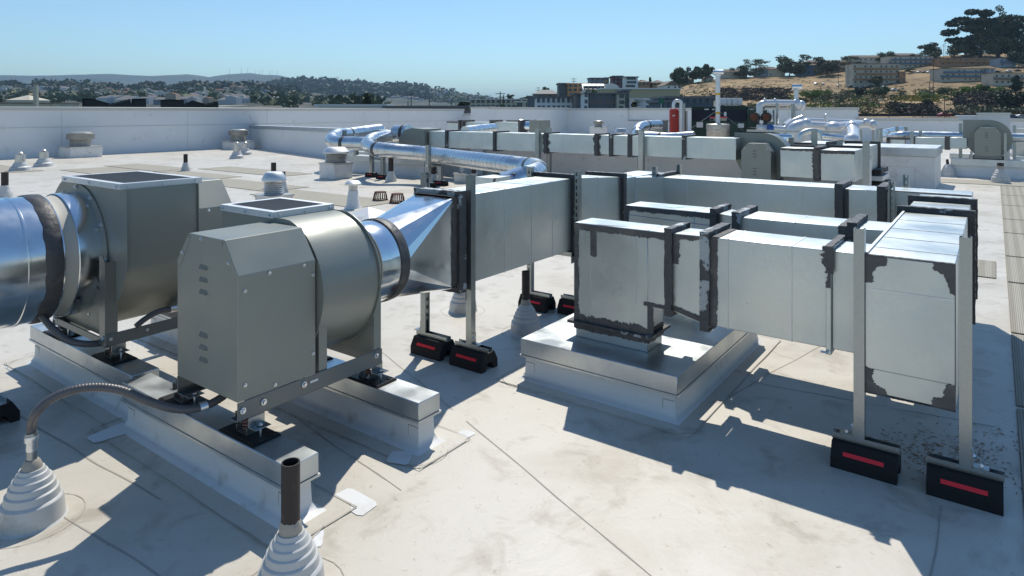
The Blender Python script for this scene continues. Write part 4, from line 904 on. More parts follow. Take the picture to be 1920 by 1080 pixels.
# duct left of the far right fan
t = thing('rectangular_duct', (-1.7, 18.9, .5), 'flanged rectangular duct feeding the far right fan from the left', 'duct')
for (a, b, m_) in ((1714,1773,'galv'), (1780,1813,'galv'), (1665,1697,'galv')): pbox(t, 'duct_section', a, b, 258, 279, 18.7, .4)
for px in (1776, 1711):
    a = PY(px, 257, 18.68); q = MB().box(a.x-.05, a.x+.05, 18.66, 19.14, PY(px, 281, 18.7).z, a.z+.02); q.build('flange', M['mastic'], t, smooth=False)
a = PY(1664, 259, 18.65); q = MB().box(a.x-.02, a.x+.05, 18.6, 18.66, PY(1664,279,18.7).z, a.z); q.box(a.x, a.x+.5, 18.6, 18.66, a.z-.03, a.z+.03); q.build('flange', M['mastic'], t, smooth=False)
for (px, pt, yy, lb) in ((1710,246,18.6,'strut post through the joint of the far right duct'), (1726,245,19.3,'strut post behind the far right duct'), (1652,240,19.0,'strut post at the elbow of the bright pipe, right one'), (1646,242,18.5,'strut post at the elbow of the bright pipe, left one'), (1801,231,19.5,'strut post before the tilted white sheet'), (1902,235,21,'slotted strut post at the right edge'), (1682,237,19.5,'short strut post by the small taupe box')):
    a = PY(px, pt, yy); q = MB().box(a.x-.035, a.x+.035, yy-.035, yy+.035, 0, a.z); tag(q.build('strut_post', M['strut'], smooth=False), lb, 'post')
def rtube(path, r, name, label, mt='spiral2', rings=.16, n=28, cat='round duct', parent=None, bands=()):
    # smooth path with spiral seams
    P = [Vector(p) for p in path]; P = [P[0]*2-P[1]]+P+[P[-1]*2-P[-2]]; out = []
    for i in range(1, len(P)-2):
        for k in range(6):
            u = k/6; a, b_, c_, d = P[i-1], P[i], P[i+1], P[i+2]
            out.append(.5*((2*b_)+(c_-a)*u+(2*a-5*b_+4*c_-d)*u*u+(3*b_-a-3*c_+d)*u*u*u))
    out.append(P[-2])
    t = parent or thing(name, path[0], label, cat)
    MB().tube(out, r, n).build('pipe_shell' if parent is None else 'pipe_branch', M[mt], t, ang=60)
    if rings:
        q = MB(); L = 0; nxt = rings
        for a, b_ in zip(out, out[1:]):
            l = (b_-a).length; d = (b_-a).normalized()
            while nxt < L+l: c = a+d*(nxt-L); q.tube([c-d*.004, c+d*.004], r*1.022, n); nxt += rings
            L += l
        q.build('seam_bead', M[mt], t)
    for u in bands:
        i = max(1, min(len(out)-2, int(u*(len(out)-1)))); d = (out[i+1]-out[i-1]).normalized(); MB().tube([out[i]-d*.05, out[i]-d*.03, out[i]+d*.03, out[i]+d*.05], r*1.03, n, True, [r*1.0, r*1.04, r*1.035, r*1.0]).build('sealant_band', M['band'], t)
    return t
def gz(px, py, z): g = G(px, py, z); return g
zt_ = .64
sp = [PD(748,253,16.9), PD(722,256,16.2), PD(700,261,15.5), PD(690,269,15.0), PD(697,277,14.5), PD(720,281,14.1), gz(800,288.5,zt_-.02), gz(880,299.5,zt_-.02), gz(950,308,zt_-.02)]
sp += [PD(985,312.5,10.8), PD(1003,315,10.45), PD(1009,320,10.1), PD(1000,327,9.75), PD(985,331,9.5)]
rtube(sp, .155, 'round_duct', 'long bright spiral pipe crossing the middle distance from elbow to elbow', rings=.13, bands=(.06, .36, .74, .87))
t = thing('rectangular_duct', PD(930, 330, 9.3), 'small rectangular duct with a taper joining the spiral pipe behind the bright duct', 'duct')
a = PD(932, 332, 9.2); q = MB().box(a.x-.22, a.x+.10, a.y-.22, a.y+.24, .28, .60); q.build('duct_section', M['galv'], t, bev=.005)
flange(t, 'y', a.y+.25, a.x-.22, a.x+.10, .28, .60, 1, .04, .03)
q = MB(); strip(q, (a.x+.101, a.y-.22, .28), (a.x+.101, a.y-.22, .60), (0,-1,0), (1,0,0), .0, .06, .01); q.build('sealant', M['mastic'], t)
c1 = PD(985, 331, 9.5); c0 = Vector((a.x-.06, a.y+.26, .44)); q = MB().tube([c0, c0.lerp(c1, .5), c1], .17, 24, True, [.2, .18, .165]); q.build('taper', M['spiral'], t)
rtube([PD(712,243,19.5), PD(660,250,18.3), PD(632,254,17.4), PD(622,262,16.8), PD(632,268,16.4), PD(660,269,16.2), PD(690,270,16.0)], .17, 'round_duct', 'bright round duct with an elbow behind the spiral pipe at its left end', rings=.3, bands=(.2, .75))
rtube([PD(742,252,16.5), PD(768,250,16.3)], .22, 'round_duct', 'short fat round inlet duct of the rear left fan', rings=0, bands=(.7,))
a = PY(765, 241, 11.5); 
# rear left fan: taupe housing blowing into the long duct
t = thing('exhaust_fan', (xs[1]-.45, 11.5, .45), 'dark taupe fan housing at the left end of the long rear duct', 'exhaust fan')
q = MB().prism([(xs[1]-.02, 11.2, .60), (xs[1]-.02, 11.2, 1.10), (xs[1]-.42, 11.2, 1.12), (xs[1]-.70, 11.2, 1.06), (xs[1]-.86, 11.2, .88), (xs[1]-.88, 11.2, .66), (xs[1]-.74, 11.2, .46), (xs[1]-.5, 11.2, .42), (xs[1]-.25, 11.2, .5)], (0, .55, 0)); q.build('scroll_housing', M['paint'], t, ang=50)
MB().box(xs[1]-.9, xs[1]-.1, 11.15, 11.9, .34, .42).build('base_rail', M['rail'], t, smooth=False)
MB().box(xs[1]-.75, xs[1]-.3, 11.75, 12.1, .42, .9).build('motor_cover', M['paint_dk'], t, bev=.02)
# supports of the spiral pipe
def spost(px, py, top, lb, slots=True, blk=True):
    c = G(px, py); D = (c-Vector((0,0,EYE))).dot(FW); h = EYE-(top-CY)/FOC*D
    t = thing('duct_support', (c.x, c.y, 0), lb, 'support post'); b = channel(MB(), h-.1, s=.042, w=.006, slots=slots)
    MB().add([(c.x-v[0], c.y-v[1], v[2]+.1) for v in b.v], b.f).build('post', M['strut'], t, smooth=False)
    if blk: block(t, L=.30)
for a in ((697,332,262,'left post under the spiral pipe elbow, on a rubber block'), (718,336,285,'second post under the spiral pipe elbow, on a rubber block'), (803,352,272,'post in front of the spiral pipe at its middle'),
          (826,348,296,'slotted post behind the spiral pipe at its middle'), (668,322,250,'slotted post under the farther round duct, right of the square vent'), (646,318,244,'post before the farther round duct, behind the square vent'), (629,300,243,'leftmost post of the farther round duct'), (1009,345,313,'post at the right elbow of the spiral pipe')): spost(*a)
for (a, b, z, lb) in (((697,332),(718,336),.44,'trapeze bar under the spiral pipe elbow'), ((803,352),(826,348),.42,'trapeze bar under the middle of the spiral pipe')):
    p, q_ = G(*a), G(*b); q = MB().tube([(p.x, p.y, z), (q_.x, q_.y, z)], .025, 4); tag(q.build('cross_bar', M['strut'], smooth=False), lb, 'cross bar')
# second fan and duct farther back
t = thing('rectangular_duct', PD(900, 240, 22), 'flanged duct pieces and taper behind the long rear duct, left of centre', 'duct')
for (a, b, tp) in ((839,860,228), (870,924,229), (926,972,229)): pbox(t, 'duct_section', a, b, tp, 252, 17.5, .5)
for px in (862, 868, 921, 975):
    a = PY(px, 225, 17.45); MB().box(a.x-.04, a.x+.04, 17.4, 18.05, .6, a.z).build('flange', M['mastic'], t, smooth=False)
for (a, b, y_) in ((838,862,228.5), (866,885,226), (921,942,226.5), (950,975,226.5)):
    A_ = PY(a, y_, 17.4); B_ = PY(b, y_, 17.4); MB().box(A_.x, B_.x, 17.38, 17.42, A_.z-.03, A_.z+.02).build('flange', M['mastic'], t, smooth=False)
a = PY(976, 238, 17.7); b = PY(1002, 238, 17.7); q = MB().tube([(a.x, 17.75, a.z), ((a.x*.55+b.x*.45), 17.75, a.z), (b.x, 17.75, a.z)], .2, 24, True, [.26, .19, .19]); q.build('taper', M['spiral'], t)
t = thing('exhaust_fan', (b.x, 17.7, .6), 'small dark taupe fan box behind the long duct, before the far inner corner', 'exhaust fan')
q = MB().box(b.x, b.x+.42, 17.4, 18.0, .55, PY(1010, 225, 17.6).z); q.build('fan_box', M['paint'], t, bev=.01)
MB().lathe((b.x-.0, 17.75, a.z), [(.26, 0), (.26, -.02), (.22, -.04)], 24, 'x').build('inlet_collar', M['spiral'], t)
MB().box(b.x-.1, b.x+.5, 17.4, 18.0, 0, .54).build('fan_stand', M['curbw'], t)
rtube([PD(872,246,15.2), PD(905,242,16), PD(925,240,16.6)], .12, 'round_duct', 'thin bright pipe lying behind the long rear duct', rings=.25)
# right elbows group behind the long duct
rtube([PD(1236,234,23), PD(1215,235,22.5), PD(1200,239,22), PD(1195,249,21.6), PD(1202,256,21.2), PD(1225,257,21), PD(1256,259,20.6), PD(1302,256,20.2)], .17, 'round_duct', 'shiny elbow pipe curling behind the long duct left of the red tank', rings=.35, bands=(.18, .42, .8))
t = thing('fan_box', PD(1232,240,23.3), 'small dark box at the end of the shiny elbow pipe', 'fan box'); a = PD(1232,236,23.4); MB().box(a.x-.28, a.x+.2, a.y, a.y+.5, .55, a.z+.2).build('box_body', M['paint'], t, bev=.01); MB().box(a.x-.2, a.x+.1, a.y+.05, a.y+.45, 0, .55).build('fan_stand', M['curbw'], t)
# right cluster of flanged ducts
t = thing('rectangular_duct', PD(1500, 300, 12), 'left bright duct box right of the rear fan', 'duct'); o, bx = pbox(t, 'duct_section', 1463, 1525, 278, 333, 11.25, .45)
MB().box((bx[0]+bx[1])/2-.002, (bx[0]+bx[1])/2+.002, 11.247, 11.25, bx[2], bx[3]).build('standing_seam', M['galvtop'], t)
strip(q := MB(), (bx[0], 11.249, bx[3]-.002), (bx[1], 11.249, bx[3]-.002), (0,0,1), (0,-1,0), 0, .04, .012, .004, .02); q.build('sealant', M['mastic'], t)
MB().box(bx[0]+.05, bx[1], 11.69, 11.73, bx[3]-.01, bx[3]+.03).build('flange', M['mastic'], t, smooth=False)
fx_ = (bx[1]+PY(1539, 300, 11.2).x)/2
q = MB(); ring(q, 'x', fx_, 11.22, 11.70, bx[2], bx[3], .035, .09); q.build('flange', M['mastic'], t, smooth=False, bev=.01)
strip(q := MB(), (fx_, 11.2, bx[2]), (fx_, 11.2, bx[3]), (1,0,0), (0,-1,0), .06, .06, .03, .01, .02, False); q.build('sealant', M['mastic'], t)
t = thing('rectangular_duct', PD(1570, 300, 12), 'right bright duct box with a pale side, between two posts', 'duct'); o, bx = pbox(t, 'duct_section', 1539, 1603, 282, 340, 11.15, .85)
MB().box((bx[0]+bx[1])/2-.002, (bx[0]+bx[1])/2+.002, 11.147, 11.15, bx[2], bx[3]).build('standing_seam', M['galvtop'], t)
strip(q := MB(), (bx[0], 11.149, bx[3]-.002), (bx[1], 11.149, bx[3]-.002), (0,0,1), (0,-1,0), 0, .05, .012, .004, .02); q.build('sealant', M['mastic'], t)
MB().box(bx[0]-.04, bx[1]+.05, 11.99, 12.04, bx[2], bx[3]+.04).build('flange', M['mastic'], t, smooth=False)
t = thing('rectangular_duct', PD(1530, 275, 13.5), 'duct top showing behind the left bright duct box', 'duct'); pbox(t, 'duct_section', 1490, 1550, 269, 300, 12.9, 1.2); pbox(t, 'flange', 1548, 1556, 266, 300, 12.85, 1.3, 'mastic'); pbox(t, 'flange', 1487, 1525, 267, 271, 12.8, .05, 'mastic')
t = thing('rectangular_duct', PD(1625, 280, 13), 'blue tinted duct side standing right of the pale duct box', 'duct'); a = PY(1640, 272, 13.2); MB().box(a.x-.5, a.x, 12.1, 13.6, .48, a.z).build('duct_section', M['galv'], t, bev=.006); MB().box(a.x-.55, a.x+.04, 13.6, 13.66, .4, a.z+.05).build('flange', M['mastic'], t, smooth=False)
a = PY(1645, 330, 13.3); t = thing('stepped_plinth', (a.x, 13.3, 0), 'dark stepped base with black pads beside the big white box', 'equipment base'); 
for k in range(4): MB().box(a.x-.35-.03*k, a.x+.1+.02*k, 13.0, 13.9, .42-.12*k, .47-.12*k+.03).build('pad_layer', M['dark'] if k % 2 == 0 else M['curbw'], t, smooth=False)
for (px, pt, y_, lb) in ((1624,265,10.9,'tall strut post before the duct boxes by the big white box'), (1527,242,12.5,'strut post rising between the two bright duct boxes'), (1484,258,12.6,'short strut post behind the rear fan'), (1575,264,12.4,'short strut post behind the right bright duct box')):
    a = PY(px, pt, y_); t = thing('duct_support', (a.x, a.y, 0), lb, 'support post'); b = channel(MB(), a.z-.1, s=.042, w=.006, slots=False); MB().add([(a.x-v[0], a.y-v[1], v[2]+.1) for v in b.v], b.f).build('post', M['strut'], t, smooth=False); block(t)
a = PY(1436, 270, 12.05); b = PY(1476, 275, 12.9)
t = thing('duct_transition', (b.x-.2, 12.6, .6), 'blue reflecting taper behind the rear fan', 'transition'); q = MB().add([(b.x-.42, 12.9, .5), (b.x, 12.9, .5), (b.x, 12.9, 1.02), (b.x-.42, 12.9, 1.02)]+[(fx+.25*math.cos(2*math.pi*k/24), 12.02, .70+.25*math.sin(2*math.pi*k/24)) for k in range(24)], [(0,1,2,3)]+[(4+k, 4+(k+1) % 24, (2 if k < 6 else 3 if k < 12 else 0 if k < 18 else 1)) for k in range(24)]+[(10,2,3), (16,3,0), (22,0,1), (4,1,2)]); q.build('cone', M['spiral'], t, smooth=False)
# ------------------------------------------------------------------ plant beyond the long duct: tank, chiller cabinet, flues, lagged pipes
c = PD(1264, 230, 24.5); t = thing('pressure_tank', (c.x, c.y, 0), 'red cylindrical tank with domed top in front of the far parapet', 'tank')
D0 = 24.5; zt1 = EYE-(203-CY)/FOC*D0; r = .175
MB().lathe((c.x, c.y, 0), [(r*.6, .35), (r, .45), (r, zt1-.12), (r*.95, zt1-.06), (r*.7, zt1-.01), (.02, zt1+.01)], 32).build('tank_shell', M['redpaint'], t)
MB().lathe((c.x, c.y, 0), [(r*.7, 0), (r*.75, .4)], 24).build('tank_stand', M['dark'], t)
q = MB()
for z in (zt1-.16, .75): q.lathe((c.x, c.y, 0), [(r, z-.01), (r*1.02, z), (r, z+.01)], 32, 'z', False)
q.build('weld_band', M['redpaint'], t)
v = -FW*.178+RT*-.06; MB().obox((c.x+v.x, c.y+v.y, zt1-.27), RT*.045, Vector((0,0,.02)), FW*.006).build('maker_plate', M['white'], t, smooth=False)
rtube([PD(1263,204,24.3), PD(1263,196,24.3), PD(1266,190,24.3), PD(1272,189,24.3), PD(1277,192,24.3), PD(1277,200,24.3), PD(1277,250,24.3)], .06, 'lagged_pipe', 'white lagged pipe hooking over the red tank', 'lagging', 0, 16, 'pipe')
for (px, lb, mtn) in ((1283, 'steel pipe standing right of the red tank', 'strut'), (1287, 'second steel pipe right of the red tank', 'strut')):
    a = PD(px, 194 if px == 1283 else 208, 24.8); MB().cyl((a.x, a.y, 0), (a.x, a.y, a.z), .04).build('x', M[mtn]).name = 'steel_pipe'
    tag(bpy.data.objects['steel_pipe'] if px == 1283 else COL.objects[-1], lb, 'pipe')
YC = 24.0
def cq(pxl, pxr, pyt, pyb, name, mt, t, y=YC, dy=.02): return pbox(t, name, pxl, pxr, pyt, pyb, y, dy, mt, 0)[0]
a = PY(1296, 202, YC); b = PY(1402, 204, YC); t = thing('chiller', ((a.x+b.x)/2, YC, 0), 'dark green and black chiller cabinet behind the white flue', 'chiller')
MB().box(a.x, b.x, YC, YC+2.2, .25, a.z).build('cabinet', M['green'], t, bev=.02); MB().box(a.x+.1, b.x-.1, YC+.1, YC+2, 0, .25).build('base_frame', M['dark'], t)
cq(1297, 1399, 205, 227, 'coil_panel', 'navy', t, YC-.03, .03)
MB().box(a.x-.02, b.x+.02, YC-.05, YC+2.2, a.z, a.z+.04).build('top_trim', M['green'], t)
cq(1331, 1363, 219, 221, 'badge_strip', 'red', t, YC-.06, .02); cq(1331, 1363, 221, 226.5, 'badge', 'ventdk', t, YC-.06, .02); cq(1332, 1338, 222, 226, 'display', 'dark', t, YC-.07, .01)
for (l, r_, tp, bt) in ((1306,1318,229,239), (1383.5,1395,231.5,239.5), (1357.5,1362,210,218), (1321,1329,204,206), (1335,1340,204.3,206)): cq(l, r_, tp, bt, 'sticker', 'white', t, YC-.07, .01)
for (l, r_, tp, bt, m_) in ((1401,1417,205,237,'green'), (1428,1438,206,222,'green')):
    t2 = thing('control_box', PY(l, bt, YC), {1401: 'green end box of the chiller cabinet', 1428: 'small green box between the white pipes'}[l], 'control box'); A_ = PY(l, tp, YC-.2); B_ = PY(r_, bt, YC-.2); MB().box(A_.x, B_.x, YC-.2, YC+.8, 0.3, A_.z).build('box_body', M[m_], t2, bev=.02); MB().box((A_.x+B_.x)/2-.04, (A_.x+B_.x)/2+.04, YC-.21, YC-.2, (A_.z*.7+.2), A_.z*.7+.3).build('latch', M['dark'], t2)
t = thing('pump', PD(1420, 230, 22), 'dark valves and pump gear with brown flanges before the white pipes', 'pump')
for (px, py, r_) in ((1413,220,.11), (1436,220,.11)):
    a = PD(px, py, 21.5); q = MB().cyl(a, a+FW*.2+RT*.12, r_*1.5, n=20); q.build('valve_body', M['dark'], t); q = MB().cyl(a-FW*.05, a, r_, n=20); q.build('brown_flange', mat('brown flange', (.12,.04,.02), .7), t)
a = PD(1425, 240, 21.8); MB().box(a.x-.4, a.x+.5, a.y, a.y+.5, .3, a.z).build('skid', M['dark'], t); a = PD(1428, 229, 21.3); MB().cyl(a, a+FW*.03, .06).build('gauge', M['white'], t)
# tall flue
c = PD(1346, 240, 22); zc = lambda py, D=22: EYE-(py-CY)/FOC*D
t = thing('flue', (c.x, c.y, 0), 'tall white flue pipe with yellow bands and a round cowl, standing in a steel drum', 'flue')
MB().cyl((c.x, c.y, zc(240)), (c.x, c.y, zc(141)), .075, n=24).build('flue_pipe', M['lagging'], t)
for py in (176.5, 212): MB().cyl((c.x, c.y, zc(py)-.035), (c.x, c.y, zc(py)+.035), .077, n=24).build('yellow_band', M['yellow'], t)
q = MB().cyl(Vector((c.x, c.y, zc(136)))-RT*.17-FW*.03, Vector((c.x, c.y, zc(136)))+RT*.15-FW*.1, .085, n=24, cap=False); q.cyl((c.x, c.y, zc(143)), (c.x, c.y, zc(139)), .1, n=24); q.build('cowl', M['spiral'], t)
MB().lathe((c.x, c.y, 0), [(.36, .2), (.36, zc(252)), (.365, zc(251.5)), (.36, zc(243)), (.375, zc(242)), (.375, zc(233)), (.36, zc(232.5)), (.1, zc(231.5))], 40).build('drum', M['steel'], t)
for (dx, dy) in ((-.9, -.2), (.9, -.2)):
    q = MB().tube([(c.x, c.y, zc(206)), (c.x+dx, c.y+dy, .9)], .006, 5); q.build('guy_wire', M['strut'], t)
# lagged pipe cluster
def lp(pts, r, lb, D=22, mt='lagging', blobs=(), name='lagged_pipe'):
    t = rtube([PD(p[0], p[1], p[2] if len(p) > 2 else D) for p in pts], r, name, lb, mt, 0, 20, 'pipe')
    for (px, py, d_, rx, ry) in blobs:
        a = PD(px, py, d_); q = MB().ell(a, rx, rx, ry, 20, 12); q.build('lagged_joint', M['lagging'], t, ang=80)
    return t
t = lp([(1424,218), (1424,206), (1425,198), (1431,194), (1445,193), (1486,193.5), (1495,195)], .11, 'white lagged pipe running level at the top of the pipe cluster', 22.5, blobs=((1493,196,22.5,.17,.19), (1503,197,22.6,.13,.16)))
for px in (1434, 1453): 
    a = PD(px, 186, 22.5); b = PD(px, 190, 22.5); MB().cyl((b.x, b.y, b.z), (a.x, a.y, a.z), .02).build('air_vent', M['lagging'], t); MB().ell(a, .05, .05, .04).build('air_vent', M['lagging'], t)
a = PD(1493, 163, 22.6); b = PD(1493, 200, 22.6)
t = thing('flue', (b.x, b.y, 0), 'shorter white flue with a round cowl among the white pipes', 'flue'); MB().cyl((b.x, b.y, .5), (b.x, b.y, a.z), .072, n=20).build('flue_pipe', M['lagging'], t)
MB().cyl(a-RT*.15, a+RT*.15-FW*.08, .085, n=24, cap=False).build('cowl', M['spiral'], t); MB().lathe((b.x, b.y, 0), [(.14, .5), (.14, zc(207)), (.1, zc(205))], 24).build('storm_collar', M['lagging'], t); MB().lathe((b.x, b.y, 0), [(.45, .3), (.42, zc(232)), (.2, zc(222)), (.15, zc(220))], 24).build('flue_base', M['lagging'], t)
lp([(1443,206), (1444,218), (1444,228)], .085, 'short white lagged drop pipe by the green box')
lp([(1420,240), (1445,241), (1470,243), (1480,236), (1490,228), (1505,222)], .12, 'white lagged pipe with a blue sleeve rising from the pumps', 21.5)
a = PD(1440, 241, 21.3); b = PD(1448, 241.5, 21.3); tag(MB().cyl(a, b, .135, n=20).build('pipe_sleeve', M['blue']), 'blue sleeve on the white pipe by the pumps', 'sleeve')
lp([(1487,262), (1487,248), (1490,240), (1500,236), (1512,235)], .19, 'fat white elbow in front of the pipe cluster', 20.5, blobs=((1512,234,20.4,.17,.2),))
lp([(1512,234), (1545,236), (1570,237), (1600,233,21.5), (1637,232,23)], .12, 'main white lagged pipe running right through the cluster', 20.8, blobs=((1563,239,20.4,.25,.19), (1597,236,20.6,.16,.17), (1624,229,22,.12,.12), (1637,234,22.6,.14,.17)))
lp([(1508,225), (1540,226.5), (1590,228), (1630,231)], .08, 'thinner white pipe behind the main one', 23.2)
lp([(1597,240), (1600,250,19.6), (1600,262,18.6)], .17, 'white pipe dropping toward the camera with a bulbous end', 20, blobs=((1598,239,20,.2,.2), (1597,263,18.3,.21,.2)))
lp([(1526,254), (1560,257), (1588,261)], .085, 'low bright pipe at the front of the cluster', 19.3, 'spiral')
lp([(1430,257), (1460,257.5), (1482,258)], .10, 'low bright pipe before the pumps', 18.5, 'spiral')
lp([(1549,231), (1549,222), (1549,218)], .06, 'short white capped stand pipe above the main pipe', 22, blobs=((1549,217,22,.075,.07),))
lp([(1500,264), (1503,252), (1515,246), (1530,247), (1536,256), (1536,264)], .075, 'galvanised hoop duct behind the rear fan', 17, 'galv')
for (px, tp, D_, lb) in ((1457,193,22.4,'slotted strut under the level white pipe, left'), (1486,196,22.4,'strut under the level white pipe, right'), (1614,244,22,'strut frame post at the right of the pipe cluster'), (1637,244,22.4,'strut frame post at the far right of the pipe cluster')):
    a = PD(px, tp, D_); tag(MB().box(a.x-.035, a.x+.035, a.y-.035, a.y+.035, 0, a.z).build('strut_post', M['strut'], smooth=False), lb, 'post')
a = PD(1470, 246, 20); tag(MB().box(a.x-1.1, a.x+1.6, a.y-.03, a.y+.03, a.z-.03, a.z+.03).build('strut_rail', M['strut'], smooth=False), 'long strut rail under the white pipes', 'rail')
# bright pipe to the far right
rtube([PD(1690,243,22.5), PD(1672,245,22), PD(1656,250,21), PD(1651,257,20), PD(1660,259,19.2), PY(1680,254.8,19.5), PY(1715,253.6,19.5), PY(1800,255.3,19.5), PY(1935,258.6,19.5)], .105, 'round_duct', 'bright pipe running level to the right edge behind the far right fan', rings=.3, bands=(.22, .6))
t = thing('fan_box', PD(1688,246,23), 'small taupe box behind the elbow of the bright level pipe', 'fan box'); a = PD(1676,238,23); b = PD(1701,250,23); MB().box(a.x, b.x, a.y, a.y+.5, .5, a.z).build('box_body', M['paint'], t, bev=.01); MB().box(a.x+.1, b.x-.1, a.y+.1, a.y+.4, 0, .5).build('fan_stand', M['curbw'], t)
a = PY(1832, 213, 20.2); b = PY(1894, 213, 20.2); t = thing('equipment_screen', ((a.x+b.x)/2, 20.4, 0), 'tall plain white box standing behind the far right fan', 'white enclosure')
MB().box(a.x, b.x, 20.2, 21.4, 0, a.z-.02).build('enclosure', M['white'], t, smooth=False); MB().box(a.x-.02, b.x+.02, 20.18, 21.42, a.z-.02, a.z+.02).build('lid', M['vent'], t, smooth=False)
a2 = PY(1790, 216.5, 20.25); z2 = PY(1832, 252, 20.25).z
MB().prism([(a2.x, 20.25, a2.z), (a2.x+.12, 20.25, a2.z-.1), (a.x, 20.25, z2), (a.x, 20.25, a2.z)], (0, 1.1, 0)).build('sloping_hood', M['white'], t, smooth=False)
a = PY(1905, 241, 22); b = PY(1920, 262, 22); tag(MB().box(a.x, b.x+2, 22, 22.5, 0, a.z).build('louvre_box', M['vent'], smooth=False), 'grey metal box at the right edge below the parapet', 'metal box')
# ------------------------------------------------------------------ terrain
def interp(tab, x):
    if x <= tab[0][0]: return tab[0][1]
    for a, b in zip(tab, tab[1:]):
        if x <= b[0]: return a[1]+(b[1]-a[1])*(x-a[0])/(b[0]-a[0])
    return tab[-1][1]
class Hill:
    # a height field on a fan of bearings: the profile of the ridge is given per bearing, the slope runs from D0 to D1
    def __init__(s, tab, D0, y0, D1, p=1.0): s.tab, s.D0, s.y0, s.D1, s.p = tab, D0, y0, D1, p
    def yimg(s, px, D):
        u = max(0., min(1., (D-s.D0)/(s.D1-s.D0))); return s.y0+(interp(s.tab, px)-s.y0)*u**s.p
    def at(s, px, py):                              # ground point of the slope seen at this bearing and elevation
        yr = interp(s.tab, px); u = max(0.02, min(1., (s.y0-py)/(s.y0-yr)))**(1/s.p); D = s.D0+(s.D1-s.D0)*u
        return PD(px, s.yimg(px, D), D), D
    def build(s, name, mt, x0, x1, step, rows, rough, back=.35, label=None):
        vs = []; fs = []; nx = int((x1-x0)/step)+1; Ds = [s.D0+(s.D1-s.D0)*j/rows for j in range(rows+1)]+[s.D1*(1+back*.3), s.D1*(1+back)]
        for j, D in enumerate(Ds):
            for i in range(nx):
                px = x0+i*step; y = s.yimg(px, D)
                nz = mnoise.fractal(Vector((px*.012*step/4+7, D*6/s.D1, 2)), 1, 2, 5)*rough*min(1, j/3)
                if j > rows: y += (j-rows)*12
                v = PD(px, y-nz*.6, D); vs.append(v)
                if i and j: q = j*nx+i; fs.append((q-nx-1, q-1, q, q-nx))
        return tag(MB().add(vs, fs).build(name, mt, ang=180), label, kind='structure')
ground_m = mat('distant city ground', (.10,.105,.09), .9, 0, spots=[(.004,.45,.6,(.05,.065,.04)), (.02,.5,.7,(.2,.19,.17))], geo=True)
m = MB(); n = 64; m.add([(0,0,-11)]+[(26000*math.cos(2*math.pi*k/n), 26000*math.sin(2*math.pi*k/n), -11) for k in range(n)], [(0, 1+k, 1+(k+1) % n) for k in range(n)])
tag(m.build('ground', ground_m, smooth=False), kind='structure')
tag(MB().box(-25.8, 14, -14, 34.2, -11, -.41).build('host_building', M['parapet'], smooth=False), 'white walls of the building whose roof fills the picture', 'building')
hill_dry = mat('dry grass hillside', (.42,.29,.14), .95, 0, spots=[(.02,.42,.54,(.26,.17,.08)), (.06,.50,.6,(.13,.095,.05)), (.3,.55,.68,(.44,.31,.16)), (.11,.60,.66,(.045,.06,.02)), (1.2,.55,.7,(.20,.13,.06))], geo=True, bumps=[('n',.4,.6,1.2)])
hill_far = mat('far mountain', (.055,.075,.07), .95, 0, spots=[(.0011,.45,.62,(.03,.05,.05)), (.003,.56,.68,(.12,.10,.07))], geo=True, bumps=[('n',.004,1,60)])
hill_mid = mat('wooded town hillside', (.025,.04,.028), .95, 0, spots=[(.006,.47,.57,(.07,.075,.065)), (.016,.58,.62,(.26,.17,.09)), (.05,.58,.64,(.20,.20,.20)), (.03,.6,.64,(.02,.03,.018))], geo=True)
H_MT = Hill([(-300,143),(0,141),(60,142),(112,141),(165,139.5),(205,138.5),(250,141),(285,142.5),(320,141),(350,139),(372,141),(392,144.5),(408,142),(430,139),(455,137.5),(470,137),(492,140.5),(522,141),(540,145),(560,149),(600,156),(650,163),(700,175),(760,200),(900,215)], 4500, 205, 7000, .8)
H_MT.build('mountain', hill_far, -300, 760, 5, 14, 1.6)
H_RG = Hill([(380,188),(440,172),(480,163),(520,156),(560,151.5),(600,153.5),(640,156),(665,157.5),(702,162.5),(740,161.5),(762,161),(790,165),(812,166),(840,169),(860,173),(885,177.5),(905,181),(930,185),(960,192),(1000,200),(1040,212)], 1700, 205, 3200, .8)
H_RG.build('ridge', hill_mid, 380, 1040, 4, 16, 1.3)
H_LF = Hill([(-300,160),(0,160),(60,159),(115,159),(150,158.5),(175,163),(230,165),(262,164),(285,161),(312,165),(345,162),(372,159),(395,162),(420,161),(460,160),(500,164),(540,169),(590,177),(640,186),(700,196),(800,212)], 500, 203, 1900, .85)
H_LF.build('near_hills', hill_mid, -300, 800, 4, 18, 1.4)
H_CT = Hill([(860,206),(900,192),(960,186),(1000,181),(1030,176),(1060,172),(1120,168),(1200,164),(1260,160),(1340,160),(1440,170)], 160, 222, 620, .9)
H_CT.build('city_slope', mat('city slope', (.10,.11,.075), .9, 0, spots=[(.03,.45,.6,(.05,.06,.035)), (.1,.55,.65,(.2,.18,.15))], geo=True), 860, 1400, 6, 10, .8)
H_R = Hill([(1180,222),(1235,196),(1262,172),(1280,160),(1330,149),(1400,144.5),(1450,143),(1500,141),(1560,137),(1620,127),(1680,116),(1740,108),(1790,103),(1850,99),(1920,96),(2100,90),(2300,88)], 240, 226, 560, .95)
H_R.build('hillside', hill_dry, 1180, 2300, 3, 60, 1.5)
# dark eroded cutting at the foot of the hill
cut_m = mat('eroded dark bank', (.075,.06,.05), .95, 0, spots=[(.15,.45,.6,(.035,.035,.04)), (.5,.6,.7,(.16,.12,.09))], geo=True, bumps=[('n',.5,1,1.5)])
